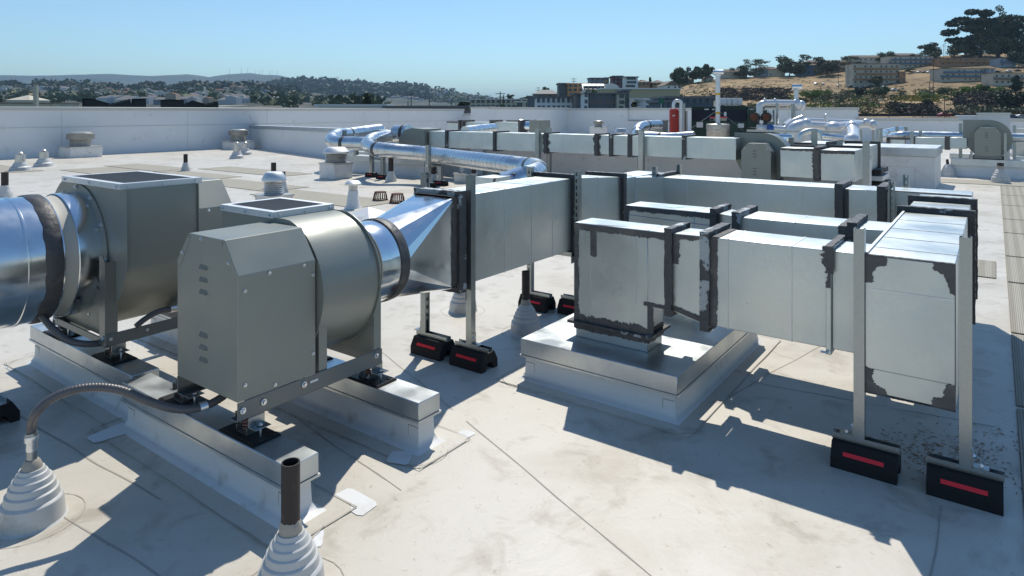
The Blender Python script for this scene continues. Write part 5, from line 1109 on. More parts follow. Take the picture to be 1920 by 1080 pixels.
# ------------------------------------------------------------------ trees and shrubs
FOL = [mat('foliage %d' % i, c, .75, 0, spots=[(.35,.45,.6,c2)], geo=True) for i, (c, c2) in enumerate([((.055,.082,.032),(.09,.12,.045)), ((.085,.095,.05),(.13,.135,.07)), ((.11,.17,.025),(.17,.25,.03)), ((.032,.05,.028),(.045,.065,.032)), ((.10,.10,.045),(.15,.13,.07))])]
BARK = mat('bark', (.10,.075,.055), .9)
def leaves(rnd, cl, n, ls):
    q = MB(); wt = [c[3]*c[4]*c[5] for c in cl]; tot = sum(wt)
    for c, w_ in zip(cl, wt):
        for i in range(max(6, int(n*w_/tot))):
            d = Vector((rnd.gauss(0,1), rnd.gauss(0,1), rnd.gauss(0,1))).normalized(); rr = rnd.random()**.42
            p = Vector((c[0]+d.x*c[3]*rr, c[1]+d.y*c[4]*rr, c[2]+d.z*c[5]*rr))
            a = Vector((rnd.gauss(0,1), rnd.gauss(0,1), rnd.gauss(0,.7))).normalized(); b = a.cross(Vector((rnd.gauss(0,1), rnd.gauss(0,1), rnd.gauss(0,1)))).normalized(); l = ls*rnd.uniform(.6, 1.35)
            q.add([p+a*l, p+b*l*.7, p-a*l, p-b*l*.7], [(0,1,2,3)])
    return q
def tree(base, h, wd, label, fol=0, kind='broad', n=1100, group=None, sunk=.3, name='tree', cat='tree', seed=None):
    rnd = random.Random(seed if seed is not None else hash(label) % 9999 if 0 else sum(map(ord, label))); b = Vector(base)-Vector((0, 0, sunk)); t = thing(name, b, label, cat, group)
    cl = []; trunks = []
    if kind == 'broad':
        for k in range(13):
            a = rnd.random()*6.28; rr = rnd.random()**.6*wd*.38; z = h*rnd.uniform(.28, .86); cl.append((b.x+rr*math.cos(a), b.y+rr*math.sin(a), b.z+z, wd*rnd.uniform(.14,.24), wd*rnd.uniform(.14,.24), h*rnd.uniform(.12,.19)))
    elif kind == 'cypress':
        for k in range(11):
            a = rnd.random()*6.28; z = h*(.16+.76*k/10); rr = wd*.24*(1-z/h*.6)*rnd.random(); s = (1-abs(z/h-.4)*.9); cl.append((b.x+rr*math.cos(a), b.y+rr*math.sin(a), b.z+z, wd*.27*s, wd*.27*s, h*.11))
    elif kind == 'layered':
        for k in range(34):
            a = rnd.random()*6.28; z = h*rnd.uniform(.16, .95); rr = wd*.45*math.sqrt(max(.05, 1-((z/h-.55)/.5)**2))*rnd.random()**.5; cl.append((b.x+rr*math.cos(a), b.y+rr*math.sin(a), b.z+z, wd*rnd.uniform(.10,.19), wd*rnd.uniform(.10,.19), h*rnd.uniform(.045,.085)))
    else:
        for k in range(8):
            a = rnd.random()*6.28; rr = rnd.random()**.5*wd*.34; cl.append((b.x+rr*math.cos(a), b.y+rr*math.sin(a), b.z+h*rnd.uniform(.35,.7), wd*rnd.uniform(.16,.26), wd*rnd.uniform(.16,.26), h*rnd.uniform(.26,.38)))
    leaves(rnd, cl, int(n*2.0), max(.14, min(h, wd)*(.075 if kind == 'shrub' else .05 if kind != 'layered' else .032))).build('crown' if kind != 'shrub' else 'foliage', FOL[fol], t, smooth=False)
    if kind != 'shrub':
        q = MB(); q.tube([b, b+Vector((wd*.02, 0, h*.3)), b+Vector((wd*.04, 0, h*.6)), b+Vector((wd*.03, 0, h*.85))], .1, 7, True, [h*.032, h*.024, h*.014, h*.004])
        for c in cl[:8]:
            s0 = b+Vector((wd*.025, 0, h*rnd.uniform(.25, .5))); q.tube([s0, s0.lerp(Vector(c[:3]), .55)+Vector((0, 0, -h*.03)), Vector(c[:3])], .1, 5, True, [h*.013, h*.009, h*.003])
        q.build('trunk', BARK, t)
    return t
def htree(H, px, pyb, pyt, wpx, label, fol=0, kind='broad', n=1100, **k):
    p, D = H.at(px, pyb); return tree(p, (pyb-pyt)*D/FOC*1.1, wpx*D/FOC*1.22, label, fol, kind, n, **k)
for a in ((1273,157,119,30,'round dark tree at the left end of the hill crest',0,'broad'), (1253,158,138,22,'low dark tree left of the round one on the crest',3,'broad'), (1300,155,124,24,'dark tree between two others at the left of the crest',0,'broad'), (1322,153,121,28,'spiky dark tree just left of the tall flue',0,'broad'),
          (1415,134,103,48,'wide spreading tree above the houses on the crest',0,'layered'), (1387,146,126,34,'drab bushy tree in front of a house on the crest',1,'broad'), (1400,146,124,24,'second drab tree beside the house with the lean roof',1,'broad'),
          (1480,143,107,46,'broad tree standing in front of the blue grey houses',1,'broad'), (1506,140,104,26,'tree crown rising behind the broad one on the slope',0,'layered'), (1550,142,109,40,'spreading tree on the bare slope with a shadow below',1,'broad'),
          (1593,111,85,33,'lone airy tree on the skyline right of centre',0,'layered'), (1659,104,82,34,'lone tree on the skyline above the long flat houses',0,'broad'), (1704,100,89,26,'low crown peeping over the topmost house',3,'broad'),
          (1745,108,80,34,'olive tree beside the utility poles on the skyline',1,'broad'), (1738,112,92,46,'dark green tree below the olive one near the poles',0,'broad'), (1704,138,128,18,'small tree between the parked cars and the apartment blocks',1,'broad'),
          (1643,162,140,24,'thin tree in front of the four storey block',1,'broad'), (1910,126,98,36,'dark round tree at the right edge',3,'broad'), (1905,172,143,26,'conifer at the right edge below the car park',3,'cypress'), (1219,162,145,11,'narrow tree between the small houses left of the hill',0,'cypress')):
    htree(H_R if a[0] > 1230 else H_CT, a[0], a[1], a[2], a[3], a[4], a[5], a[6])
for a in ((1838,107,22,92,'giant dark tree dominating the right skyline',3,'layered',5200), (1872,112,19,40,'tall narrow tree top right of the giant tree',0,'layered',1500), (1905,112,32,58,'tall layered tree at the right edge of the skyline',3,'layered',2600),
          (1808,110,77,46,'rounded olive tree under the giant tree',1,'broad',1500), (1868,112,58,54,'olive mass of foliage between the giant trees',1,'broad',2200), (1918,114,68,44,'olive tree cut off by the right edge',1,'broad',1500), (1785,106,92,20,'small tree left of the rounded olive one',0,'broad',700)):
    htree(H_R, a[0], a[1], a[2], a[3], a[4], a[5], a[6], a[7])
for i, a in enumerate(((1642,182,163,29,'big round dark green shrub on the bank',0), (1615,180,163,14,'tall dark shrub left of the big round one',3), (1590,177,167,24,'dark low shrub left of the pair of round shrubs',0), (1520,184,168,34,'bright green shrub patch on the left of the bank',2), (1563,190,175,44,'grey green bush mound on the bank',1), (1540,180,167,26,'yellow green bush top on the bank',2),
          (1500,196,183,30,'low olive scrub by the white flue',1), (1440,203,190,22,'olive scrub above the green cabinet',1), (1262,191,177,34,'green bush before the tan warehouse',0), (1453,190,183,14,'small bright bush behind the level white pipe',2), (1740,184,173,30,'green shrub line starting right of the yellow grass',2), (1770,176,163,22,'green shrubs above the dark bank',0), (1800,176,162,26,'bright green shrubs on the bank edge',2), (1834,171,158,14,'small round green shrub by the road',2), (1849,171,159,12,'second small round green shrub by the road',0), (1865,172,162,20,'bright shrubs near the small hut',2),
          (1902,205,170,50,'large dark shrub mass at the right edge',3), (1697,205,195,14,'small dark bush on the dry slope',0), (1739,196,184,12,'dark bush with a reddish top in the cutting',3), (1580,207,195,24,'dull scrub behind the parapet',1))):
    htree(H_R, a[0], a[1], a[2], a[3]*1.25, a[4], a[5], 'shrub', 620, name='shrub', cat='shrub')
# long hedge like scrub at the foot of the bank, yellow grass, dark cutting
def scrub(pxs, pys, n, s, fol, name, sc=(1., 1., .6)):
    rnd = random.Random(int(pxs[0])); q = MB()
    for i in range(n):
        px = rnd.uniform(*pxs); py = rnd.uniform(*pys); p, D = H_R.at(px, py); r = s*rnd.uniform(.5, 1.2)
        b = leaves(rnd, [(p.x, p.y, p.z+r*.3, r*sc[0], r*sc[1], r*sc[2])], 22, r*.3); q.add(b.v, b.f)
    return tag(q.build(name, FOL[fol], smooth=False), kind='stuff')
scrub((1800,1960), (203,214), 240, 2.0, 1, 'scrub_hedge'); scrub((1690,1800), (208,215), 60, 1.5, 3, 'scrub_low')
FOL.append(mat('yellow grass', (.26,.22,.035), .9)); FOL.append(mat('dry tufts', (.28,.18,.08), .9)); FOL.append(mat('dark burnt scrub', (.055,.042,.035), .9)); FOL.append(mat('olive dry scrub', (.13,.11,.045), .9))
scrub((1670,1760), (180,191), 190, 1.3, 5, 'yellow_grass', (1.3,1,.35)); scrub((1730,1790), (172,188), 60, 1.1, 2, 'green_grass', (1.3,1,.4))
scrub((1300,1950), (160,212), 420, 1.2, 8, 'dry_scrub', (1.4,1,.35)); scrub((1340,1480), (166,188), 420, 1.9, 7, 'burnt_scrub', (1.6,1,.3)); scrub((1790,1890), (176,198), 260, 1.9, 7, 'dark_bank_scrub', (1.6,1,.4)); scrub((1670,1750), (198,213), 190, 2.0, 7, 'dark_cutting_scrub', (1.3,1,.6)); scrub((1300,1700), (150,205), 420, .9, 6, 'dry_tufts', (1.3,1,.3)); scrub((1250,1340), (160,190), 120, 1.2, 8, 'slope_scrub', (1.3,1,.4)); scrub((1500,1700), (172,200), 150, 1.9, 1, 'green_scrub', (1.3,1,.6)); scrub((1480,1640), (178,205), 90, 1.7, 2, 'bright_scrub', (1.3,1,.6)); scrub((1720,1900), (168,182), 110, 1.6, 0, 'bank_top_scrub', (1.3,1,.6)); scrub((1300,1680), (198,214), 170, 1.8, 8, 'foot_scrub', (1.3,1,.6))
# ------------------------------------------------------------------ buildings on the right hill
WIN = mat('dark window', (.07,.085,.10), .25); CREAM = mat('cream plaster', (.60,.555,.45), .8, spots=[(.3,.5,.8,(.40,.36,.28))]); TANW = mat('tan plaster', (.42,.25,.14), .8); BLUEW_SHADE = mat('blue plaster and band shade', (.12,.20,.30), .8); PALEB = mat('pale blue plaster', (.34,.40,.46), .8); RFT = mat('gravel brown roof', (.22,.17,.13), .9); SLAB = mat('balcony slab', (.20,.19,.17), .8); SHUT = mat('pale door', (.6,.6,.58), .7)  # blue on balcony bands paints the shade between floors; also one house wall
def apt(H, px0, px1, pyb, pyt, floors, label, wall_m, roof='flat', band=None, nwin=None, rot=0, dep=10, cat='apartment block', wmat=None, D=None, rm=None, sunk=2.5, wh=.34, ww=.3, balcony=True):
    pc = (px0+px1)/2
    if D is None: p, D = H.at(pc, pyb)
    else: p = PD(pc, pyb, D)
    W_ = (px1-px0)*D/FOC; Ht = (pyb-pyt)*D/FOC; t = thing('apartment_block' if cat == 'apartment block' else 'building', (p.x, p.y, p.z), label, cat)
    u = (RT*math.cos(R(rot))+FW*math.sin(R(rot))); v = Vector((-u.y, u.x, 0)); 
    def ob(cx, cy, z0, z1, hx, hy): c = p+u*cx+v*cy; return MB().obox((c.x, c.y, p.z+(z0+z1)/2), u*hx, v*hy, Vector((0, 0, (z1-z0)/2)))
    ob(0, dep/2, -sunk, Ht, W_/2, dep/2).build('wall', wall_m, t, smooth=False)
    rf = rm or RFT
    if roof == 'flat': ob(0, dep/2, Ht, Ht+.35, W_/2+.4, dep/2+.4).build('roof', rf, t, smooth=False)
    elif roof == 'hip' or roof == 'gable':
        e = .5; hr = min(dep, W_)*.22; ins = (dep/2 if roof == 'hip' else 0)*.8
        c = lambda a, b_, z: (p.x+u.x*a+v.x*b_, p.y+u.y*a+v.y*b_, p.z+z)
        if roof == 'gable' and W_ < dep: pts = [c(-W_/2-e,-e,Ht), c(W_/2+e,-e,Ht), c(W_/2+e,dep+e,Ht), c(-W_/2-e,dep+e,Ht), c(0,-e,Ht+W_*.38), c(0,dep+e,Ht+W_*.38)]; f = [(0,1,4),(2,3,5),(1,2,5,4),(3,0,4,5),(3,2,1,0)]
        else: pts = [c(-W_/2-e,-e,Ht), c(W_/2+e,-e,Ht), c(W_/2+e,dep+e,Ht), c(-W_/2-e,dep+e,Ht), c(-W_/2+ins,dep/2,Ht+hr), c(W_/2-ins,dep/2,Ht+hr)]; f = [(0,1,5,4),(2,3,4,5),(1,2,5),(3,0,4),(3,2,1,0)]
        MB().add(pts, f).build('roof', rf, t, smooth=False)
    nw = nwin if nwin is not None else max(2, int(W_/4)); fh = Ht/floors; rnd = random.Random(int(px0*7)); proto = None
    for f in range(floors):
        if balcony and band and f > 0: ob(0, -.75, f*fh-.15, f*fh+.95, W_/2*(.97 if f % 2 else .86), .7).build('balcony', band, t, smooth=False)
        for i in range(nw):
            if cat == 'apartment block' and rnd.random() < .3: continue
            x = -W_/2+W_*(i+.5)/nw+rnd.uniform(-.1, .1)*W_/nw; z0 = f*fh+fh*.38; hw = W_/nw*ww/2; c = p+u*x-v*.06
            if proto is None:
                proto = MB().obox((0,0,0), u*hw, v*.08, Vector((0, 0, fh*wh/2))).build('window', wmat or WIN, None, smooth=False); proto.parent = t; o = proto
            else: o = proto.copy(); COL.objects.link(o); o.parent = t
            o.location = (c.x-p.x, c.y-p.y, z0+fh*wh/2)
    return t
for a in ((1599,1686,159,120,4,'four storey cream and tan block in front, with the thin tree before it',CREAM,'flat',TANW,9), (1664,1750,127,106,3,'cream block with blue shade coloured balconies in the upper row, left of the poles',CREAM,'flat',BLUEW_SHADE,9), (1592,1664,122,104,2,'long pale house row at the top, left part',CREAM,'hip',None,8),
          (1665,1728,106,96,2,'topmost pale house row on the hill crest',PALEB,'hip',None,6), (1511,1625,132,113,2,'long low tan house row with a lean roof on the upper slope',TANW,'hip',CREAM,12), (1762,1862,123,109,2,'long tan block in the upper right, above the one with blue shade bands',TANW,'flat',TANW,9),
          (1762,1856,152,129,3,'wide block with blue shade bands in the middle right with pale end wall',CREAM,'flat',BLUEW_SHADE,9), (1862,1945,160,137,2,'white block at the right edge above the dark shrubs',CREAM,'flat',SLAB,7), (1874,1905,126,109,2,'pale blue block beside the dark round tree',PALEB,'flat',BLUEW_SHADE,3),
          (1420,1462,138,124,2,'blue grey house behind the drab trees on the crest',PALEB,'hip',None,5), (1440,1440+32,143,131,2,'tan end of the house before the blue grey one',CREAM,'hip',None,3), (1500,1532,141,122,2,'blue end house right of the broad tree',BLUEW_SHADE,'hip',None,3), (1352,1400,146,134,1,'low pale house on the crest right of the tall flue',CREAM,'hip',None,5)):
    apt(H_R, a[0], a[1], a[2], a[3], a[4], a[5], a[6], a[7], a[8], a[9])
apt(H_R, 1855, 1866, 152, 129, 3, 'pale plain end wall joining the block with blue shade bands', PALEB, 'flat', None, 1, dep=9)
apt(H_R, 1686, 1698, 154, 135, 2, 'low tan wing at the right end of the four storey block', TANW, 'flat', None, 2)
apt(H_R, 1887, 1898, 173, 169, 1, 'tiny grey hut beside the conifer', SLAB, 'flat', None, 1, cat='hut', dep=3)
apt(H_R, 1274+3, 1300, 155, 147, 1, 'pinkish low house under the crest trees', TANW, 'gable', None, 2, cat='house'); apt(H_R, 1322, 1338, 151, 146, 1, 'pale low house by the tall flue cowl', CREAM, 'gable', None, 2, cat='house')
# ------------------------------------------------------------------ buildings between, in front of the hill
WHT = mat('white plaster', (.82,.83,.82), .7); GRY = mat('grey cladding', (.16,.165,.17), .7); BRN = mat('brown grey cladding', (.21,.18,.17), .7); ORG_ = mat('orange plaster', (.62,.34,.16), .8); BEI = mat('beige plaster', (.56,.53,.42), .8); TANP = mat('ribbed tan metal', (.46,.41,.27), .6, spots=[(.05,.5,.8,(.41,.37,.24))]); WIN2 = mat('pale blue window', (.09,.12,.16), .3); WRF = mat('white roof sheet', (.72,.72,.70), .5); BURG = mat('burgundy cladding', (.14,.04,.045), .7); SLT = mat('slate blue cladding', (.10,.13,.16), .7)
for a in ((882,987,206,187,2,'long beige factory with small windows left of the white townhouses',BEI,'flat',11,230,WRF,WIN), (1106,1134,160,147,2,'grey block with a pinkish end on the skyline',mat('lilac grey', (.26,.28,.33), .8),'flat',3,300,GRY,WIN), (1134,1142,160,146.5,2,'pinkish end tower of the grey skyline block',TANW,'flat',1,300,GRY,WIN), (1048,1066,182,157.5,3,'narrow dark grey building left of the orange one',GRY,'flat',2,215,GRY,WIN2), (1065,1102,182,158,3,'orange stuccoed building beside the narrow dark grey one',ORG_,'flat',4,212,ORG_,WIN),
          (1150,1167,166,143.5,3,'white and burgundy apartment end with balconies',BURG,'flat',2,262,GRY,WIN2), (1167,1196,166,145,3,'plain pale side of the white apartment building',WHT,'flat',1,262,GRY,WIN), (1097,1132,178,162.5,1,'white building under the tilted solar roof',WHT,'flat',6,200,WRF,WIN2), (1079,1094,207,177,3,'narrow brown grey townhouse between white and dark ones',BRN,'flat',1,142,GRY,WIN2),
          (1006,1079,212,183.5,2,'row of white townhouses with large square windows',WHT,'flat',8,150,GRY,WIN2), (1094,1103,210,175,3,'white stair tower of the dark townhouse',WHT,'gable',1,136,GRY,WIN2), (1103,1158,212,177,2,'dark townhouse with white framed windows and balconies',BRN,'flat',5,138,GRY,WIN2), (1157,1172,210,177,3,'beige side wall of the dark townhouse',BEI,'flat',1,136,GRY,WIN), (1170,1180,210,170.5,3,'dark grey fin wall right of the beige side wall',GRY,'flat',1,137,GRY,WIN),
          (1128,1275,196,167.5,1,'very long tan ribbed warehouse with a white roof edge',TANP,'flat',0,175,WRF,WIN), (1210,1238,207,188,2,'small white modern building before the warehouse',WHT,'flat',3,130,WRF,WIN2), (1182,1212,205,187,1,'low white shed behind the small bush',WHT,'flat',0,150,WRF,WIN), (1250,1338,210,185,2,'slate blue building with white openings before the hill',SLT,'flat',7,95,GRY,WIN2), (1241,1262,210,192,1,'lower slate wing left of the slate blue building',SLT,'flat',2,94,GRY,WIN2),
          (990,1008,205,182,2,'slate grey building behind the white townhouses, left end',SLT,'flat',2,165,GRY,WIN2), (1000,1050,186,176,1,'grey roofed houses above the white townhouses',SLT,'hip',5,300,GRY,WIN), (966,1000,205,192,1,'low pale shed beside the factory',BEI,'flat',2,190,WRF,WIN), (1196,1218,163,154,1,'small tan house row left of the narrow tree',TANW,'hip',3,330,RFT,WIN), (1224,1248,163,155,1,'small tan house row right of the narrow tree',TANW,'hip',3,330,RFT,WIN)):
    apt(None, a[0], a[1], a[2], a[3], a[4], a[5], a[6], a[7], None, a[8], D=a[9], rm=a[10], wmat=a[11], cat='building', dep=9 if a[8] != 8 else 12, ww=.6, wh=.62, sunk=8)
t = apt(None, 1248, 1272, 168, 160, 1, 'white gabled house with a brown roof at the foot of the hill', WHT, 'gable', None, 2, D=250, rm=RFT, cat='house', sunk=6, dep=14)
p = PD(1145, 166, 205); t = thing('barn', p, 'arched white roof behind the solar panels', 'barn'); W_ = 16*205/FOC*2; q = MB().prism([p+RT*(W_/2*math.cos(R(a)))+Vector((0, 0, 1.6*math.sin(R(a)))) for a in range(0, 181, 12)], FW*14); q.build('arched_roof', WRF, t); q = MB().obox(p+FW*7-Vector((0,0,3)), RT*(W_/2), FW*7, Vector((0,0,3))); q.build('wall', WHT, t, smooth=False)
pn = mat('solar panel', (.02,.025,.05), .15, .2)
for i in range(5):
    p = PD(1099+i*7.6, 162, 199); q = MB().obox(p+FW*1.5+RT*i*.1, RT*.42, FW*1.7+Vector((0, 0, .8)), Vector((0, 0, .05))); tag(q.build('solar_panel', pn, smooth=False), 'tilted dark solar panel, %s from the left of its white roof' % ['first', 'second', 'third', 'fourth', 'fifth'][i], 'solar panel', 'solar panels on the white roof')
q = MB().obox(PD(1114, 162.4, 200)+FW*1.4, RT*3.4, FW*2.2+Vector((0,0,.95)), Vector((0,0,.04))); tag(q.build('tilted_roof', WRF, smooth=False), 'white tilted roof under the solar panels', 'roof')
p = PD(1240, 203, 88); t = thing('road_sign', (p.x, p.y, p.z), 'green road sign on a post before the warehouse', 'road sign'); MB().obox((p.x, p.y, p.z+.98), RT*.36, FW*.03, Vector((0,0,.37))).build('sign_panel', mat('sign green', (.01,.13,.08), .4), t, smooth=False); MB().cyl((p.x, p.y, p.z-8), (p.x, p.y, p.z+.6), .06).build('post', M['strut'], t)
for i, (x0, x1) in enumerate(((1351,1361),(1361,1370),(1371,1380),(1380,1390))):
    p = PD((x0+x1)/2, 197, 52); hw = (x1-x0)/2*52/FOC*.95; t = thing('white_tank', p, 'translucent white tote tank, %s in the row above the green cabinet' % ['first','second','third','fourth'][i], 'tank'); zt = 13*52/FOC
    MB().obox((p.x, p.y, p.z+zt/2), RT*hw, FW*.3, Vector((0,0,zt/2))).build('tank_body', M['white'], t, bev=.03); q = MB()
    for k in range(3): q.obox((p.x, p.y, p.z+zt*(.2+.3*k)), RT*(hw+.01), FW*.31, Vector((0,0,.008)))
    q.build('cage', M['strut'], t, smooth=False)
p = PD(1370, 198, 52); tag(MB().obox(p-Vector((0,0,.1)), RT*1.0, FW*.5, Vector((0,0,.1))).build('tank_platform', M['dark'], smooth=False), 'dark platform carrying the white tote tanks', 'platform')
tag(MB().obox(p-Vector((0,0,4.2)), RT*3.4, FW*3, Vector((0,0,4))).build('low_building', GRY, smooth=False), 'grey building under the tote tanks, hidden by the parapet', 'building')
for (px, pyb, pyt, wd, D, lb, f, k_) in ((688,202,172,36,150,'big dark cypress behind the left parapet',3,'cypress'), (871,205,187,26,130,'dark bush at the end of the left parapet',3,'broad'), (667,200,192,30,160,'rust brown shrubs left of the big cypress',4,'shrub'), (1193,204,187,22,140,'green bush with yellow top before the warehouse',0,'broad'), (1021,178,162,20,420,'rounded tree over the grey roofed houses',0,'broad'), (957,188,175,16,500,'dark tree in the distance above the factory',0,'broad'), (905,189,181,14,500,'small dark tree at the left end of the factory',0,'broad'), (1117,174,168,18,198,'olive shrub in front of the solar roof',2,'shrub'), (1030,184,176,28,260,'olive trees before the grey roofed houses',1,'broad'), (1222,196,186,12,120,'small shrub by the white modern building',0,'shrub'), (968,203,196,24,180,'low shrub in front of the pale shed',1,'shrub')):
    p = PD(px, pyb, D); tree(p, (pyb-pyt)*D/FOC, wd*D/FOC, lb, f, k_, 900)
# left: dark saw tooth roofs, barn, chimney, flyover
DK = mat('black saw tooth cladding', (.012,.013,.016), .6)
for (pts, lb) in (([(154,197),(154,186.5),(172,187),(206,196.5),(206,202),(154,202)], 'black saw tooth roof building at the left, first bay'), ([(206,197),(244,187.5),(246,197),(246,202),(206,202)], 'black saw tooth roof building at the left, middle bay'), ([(246,197),(247,187.5),(274,187),(274,202),(246,202)], 'black saw tooth roof building at the left, last bay'),
                  ([(301,202),(301,189.5),(320,188.5),(345,190),(345,202)], 'black saw tooth roof building right of centre left, first bay'), ([(345,202),(345,197),(360,190.5),(385,197),(385,202)], 'black saw tooth roof building right of centre left, middle bay'), ([(385,202),(385,197),(409,191.5),(410,202)], 'black saw tooth roof building right of centre left, last bay')):
    P = [PD(x, y, 130) for x, y in pts]; t = thing('saw_tooth_building', PD(pts[0][0], 202, 130), lb, 'building')
    dd = Vector((P[0].x, P[0].y, 0)).normalized(); MB().prism(P[::-1], dd*10).build('wall', DK, t, smooth=False); tops = [p for p, q_ in zip(P, pts) if q_[1] < 199.5]
    q = MB()
    for a, b in zip(tops, tops[1:]): d = Vector((0,0,.12)); q.add([a+d-dd*.3, b+d-dd*.3, b+d+dd*10, a+d+dd*10, a+d*2-dd*.3, b+d*2-dd*.3, b+d*2+dd*10, a+d*2+dd*10], [(0,1,2,3),(4,5,6,7),(0,1,5,4),(2,3,7,6)])
    q.build('roof', DK, t, smooth=False)
t = apt(None, 12, 56, 193, 187.5, 1, 'pale gabled barn roof at the far left', BEI, 'hip', None, 0, D=420, rm=CREAM, cat='barn', dep=18)
for (x0, x1, tp, D, mt_, lb) in ((0, 62, 194, 260, BEI, 'low tan shed along the far left'), (72, 95, 194.5, 250, BEI, 'low tan shed right of the brick stack'), (96, 110, 194, 250, CREAM, 'small pale shed with a lighter end')):
    apt(None, x0, x1, 206, tp, 1, lb, mt_, 'flat', None, 0, D=D, cat='shed', dep=12)
p = PD(67.5, 206, 240); t = thing('chimney_stack', p, 'tall tan chimney stack at the far left', 'chimney'); MB().obox((p.x, p.y, p.z+4.6), RT*.62, FW*.6, Vector((0,0,4.6))).build('stack', BEI, t, smooth=False); MB().obox((p.x, p.y, p.z+9.4), RT*.68, FW*.66, Vector((0,0,.18))).build('stack_top', RFT, t, smooth=False)
br = [(400,199,520),(430,197.5,560),(470,197.3,640),(500,195.5,720),(525,192,800),(548,190,900)]
q = MB(); vs = []; fs = []
for i, (a, b, D) in enumerate(br):
    p = PD(a, b, D); vs += [p-FW*5, p+FW*5, p+FW*5-Vector((0,0,1.8)), p-FW*5-Vector((0,0,1.8))]
    if i:
        for k in range(4): fs.append((4*i-4+k, 4*i+k, 4*i+(k+1) % 4, 4*i-4+(k+1) % 4))
t = thing('flyover', PD(470, 199, 640), 'pale curving road flyover in the distance', 'bridge'); MB().add(vs, fs).build('deck', CREAM, t)
for (a, b, D) in br[:-1]: p = PD(a+8, b+1, D+20); MB().cyl((p.x, p.y, -11), (p.x, p.y, p.z-1), 1).build('pier', CREAM, t)
p = PD(610, 205, 110); t = apt(None, 594, 722, 206, 199.3, 1, 'low white roofed building just over the left parapet', WHT, 'flat', None, 0, D=110, cat='building', rm=WRF, dep=8)
t = apt(None, 722, 930, 210, 202.3, 1, 'dark flat roof behind the left parapet, right part', BRN, 'flat', None, 0, D=105, cat='building', rm=GRY, dep=8)
# utility poles and masts
def pole(px, pyb, pyt, D, label, arms=2, r=.16):
    b = PD(px, pyb, D); tp = PD(px, pyt, D); t = thing('utility_pole', b, label, 'utility pole'); MB().cyl(b-Vector((0,0,6)), tp, r, r*.7, 8).build('pole', BARK, t)
    for k in range(arms): c = tp-Vector((0,0,.5+k*1.1)); MB().obox(c, RT*1.25, FW*.08, Vector((0,0,.08))).build('crossarm', BARK, t)
for a in ((551,202,172,190,'utility pole left of the big cypress',1), (771,204,173,190,'tall utility pole right of the big cypress',1), (765,204,189,200,'short pole beside the tall one',0), (805,204,187,210,'thin pole left of the dark bush',0), (847,204,186,230,'thin pole nearest the dark bush',0), (938,206,172,170,'utility pole in front of the beige factory',2), (944,206,178,170,'second thinner pole in front of the factory',1), (1009,184,163,320,'utility pole above the white townhouses',2), (1076,168,146,300,'utility pole behind the orange building',2),
          (1769,103,83,520,'left of the crowd of poles on the crest',2), (1772,103,78,520,'tallest pole on the crest',2), (1776,103,85,530,'right of the crowd of poles on the crest',1), (1763,104,88,500,'short pole left of the crowd of poles',1), (1750,170,112,330,'tall dark pole in the middle of the hill',1), (1743,190,152,290,'thin pole below the tall dark one',1), (1572,150,127,420,'short pole before the long tan house row',0), (1590,140,116,440,'second short pole before the long tan house row',0), (1771,215,184,245,'pale lamp pole near the dark bank',0), (1712,212,195,240,'left steel pole in the cutting',2), (1716,212,196,240,'second steel pole in the cutting',2), (1730,213,192,240,'third steel pole, right in the cutting',1), (1667,213,205,240,'short pole by the road behind the parapet',0)):
    pole(*a)
for (px, pt, k) in ((430.5,127,'first'), (452.5,126,'second, tallest'), (464,128,'third'), (479.5,131,'fourth'), (487,132,'fifth'), (492,129.5,'sixth'), (505.5,131.5,'seventh'), (510,131,'eighth'), (519.5,130,'ninth')):
    b = PD(px, 141, 6800); tp = PD(px, pt, 6800); t = thing('radio_mast', b, 'thin radio mast on the blue mountain, %s from the left' % k, 'radio mast', 'radio masts on the mountain'); MB().cyl(b-Vector((0,0,30)), tp, 2.2 if pt > 126.5 else 3.2, 1.2, 5).build('mast', M['strut'], t)
p = PD(762, 164, 3150); tag(MB().cyl(p-Vector((0,0,8)), p+Vector((0,0,13)), 5, n=10).build('water_tower', SLT), 'small round tower on the far ridge', 'tower')
# ------------------------------------------------------------------ cars on the hill
CARC = [mat('car %s' % n, c, .3, .3) for n, c in (('white',(.7,.7,.7)), ('black',(.02,.02,.025)), ('silver',(.4,.42,.44)), ('maroon',(.22,.015,.03)), ('blue',(.05,.1,.2)))]; GL = mat('car glass', (.02,.03,.04), .08); TY = mat('tyre', (.02,.02,.02), .8)
def car(ci, loc, rz, label):
    t = thing('parked_car', (0, 0, 0), label, 'car', 'cars parked on the hillside')
    pr = [(-2.15,.3),(2.15,.3),(2.2,.6),(2.0,.82),(1.15,.95),(.5,1.38),(-.95,1.42),(-1.7,1.0),(-2.15,.92),(-2.2,.6)]
    MB().prism([(a, -.86, b) for a, b in pr], (0, 1.72, 0)).build('body', CARC[ci], t, bev=.08, seg=2)
    MB().prism([(a, -.875, b) for a, b in ((1.0,.97),(.45,1.32),(-.9,1.36),(-1.5,1.0))], (0, 1.75, 0)).build('side_window', GL, t, smooth=False)
    for x in (-1.35, 1.35):
        for y in (-.8, .62): MB().cyl((x, y, .32), (x, y+.2, .32), .33, n=14).build('wheel', TY, t)
    t.location = loc; t.rotation_euler = (0, 0, rz); return t
yaw0 = R(-YAW)
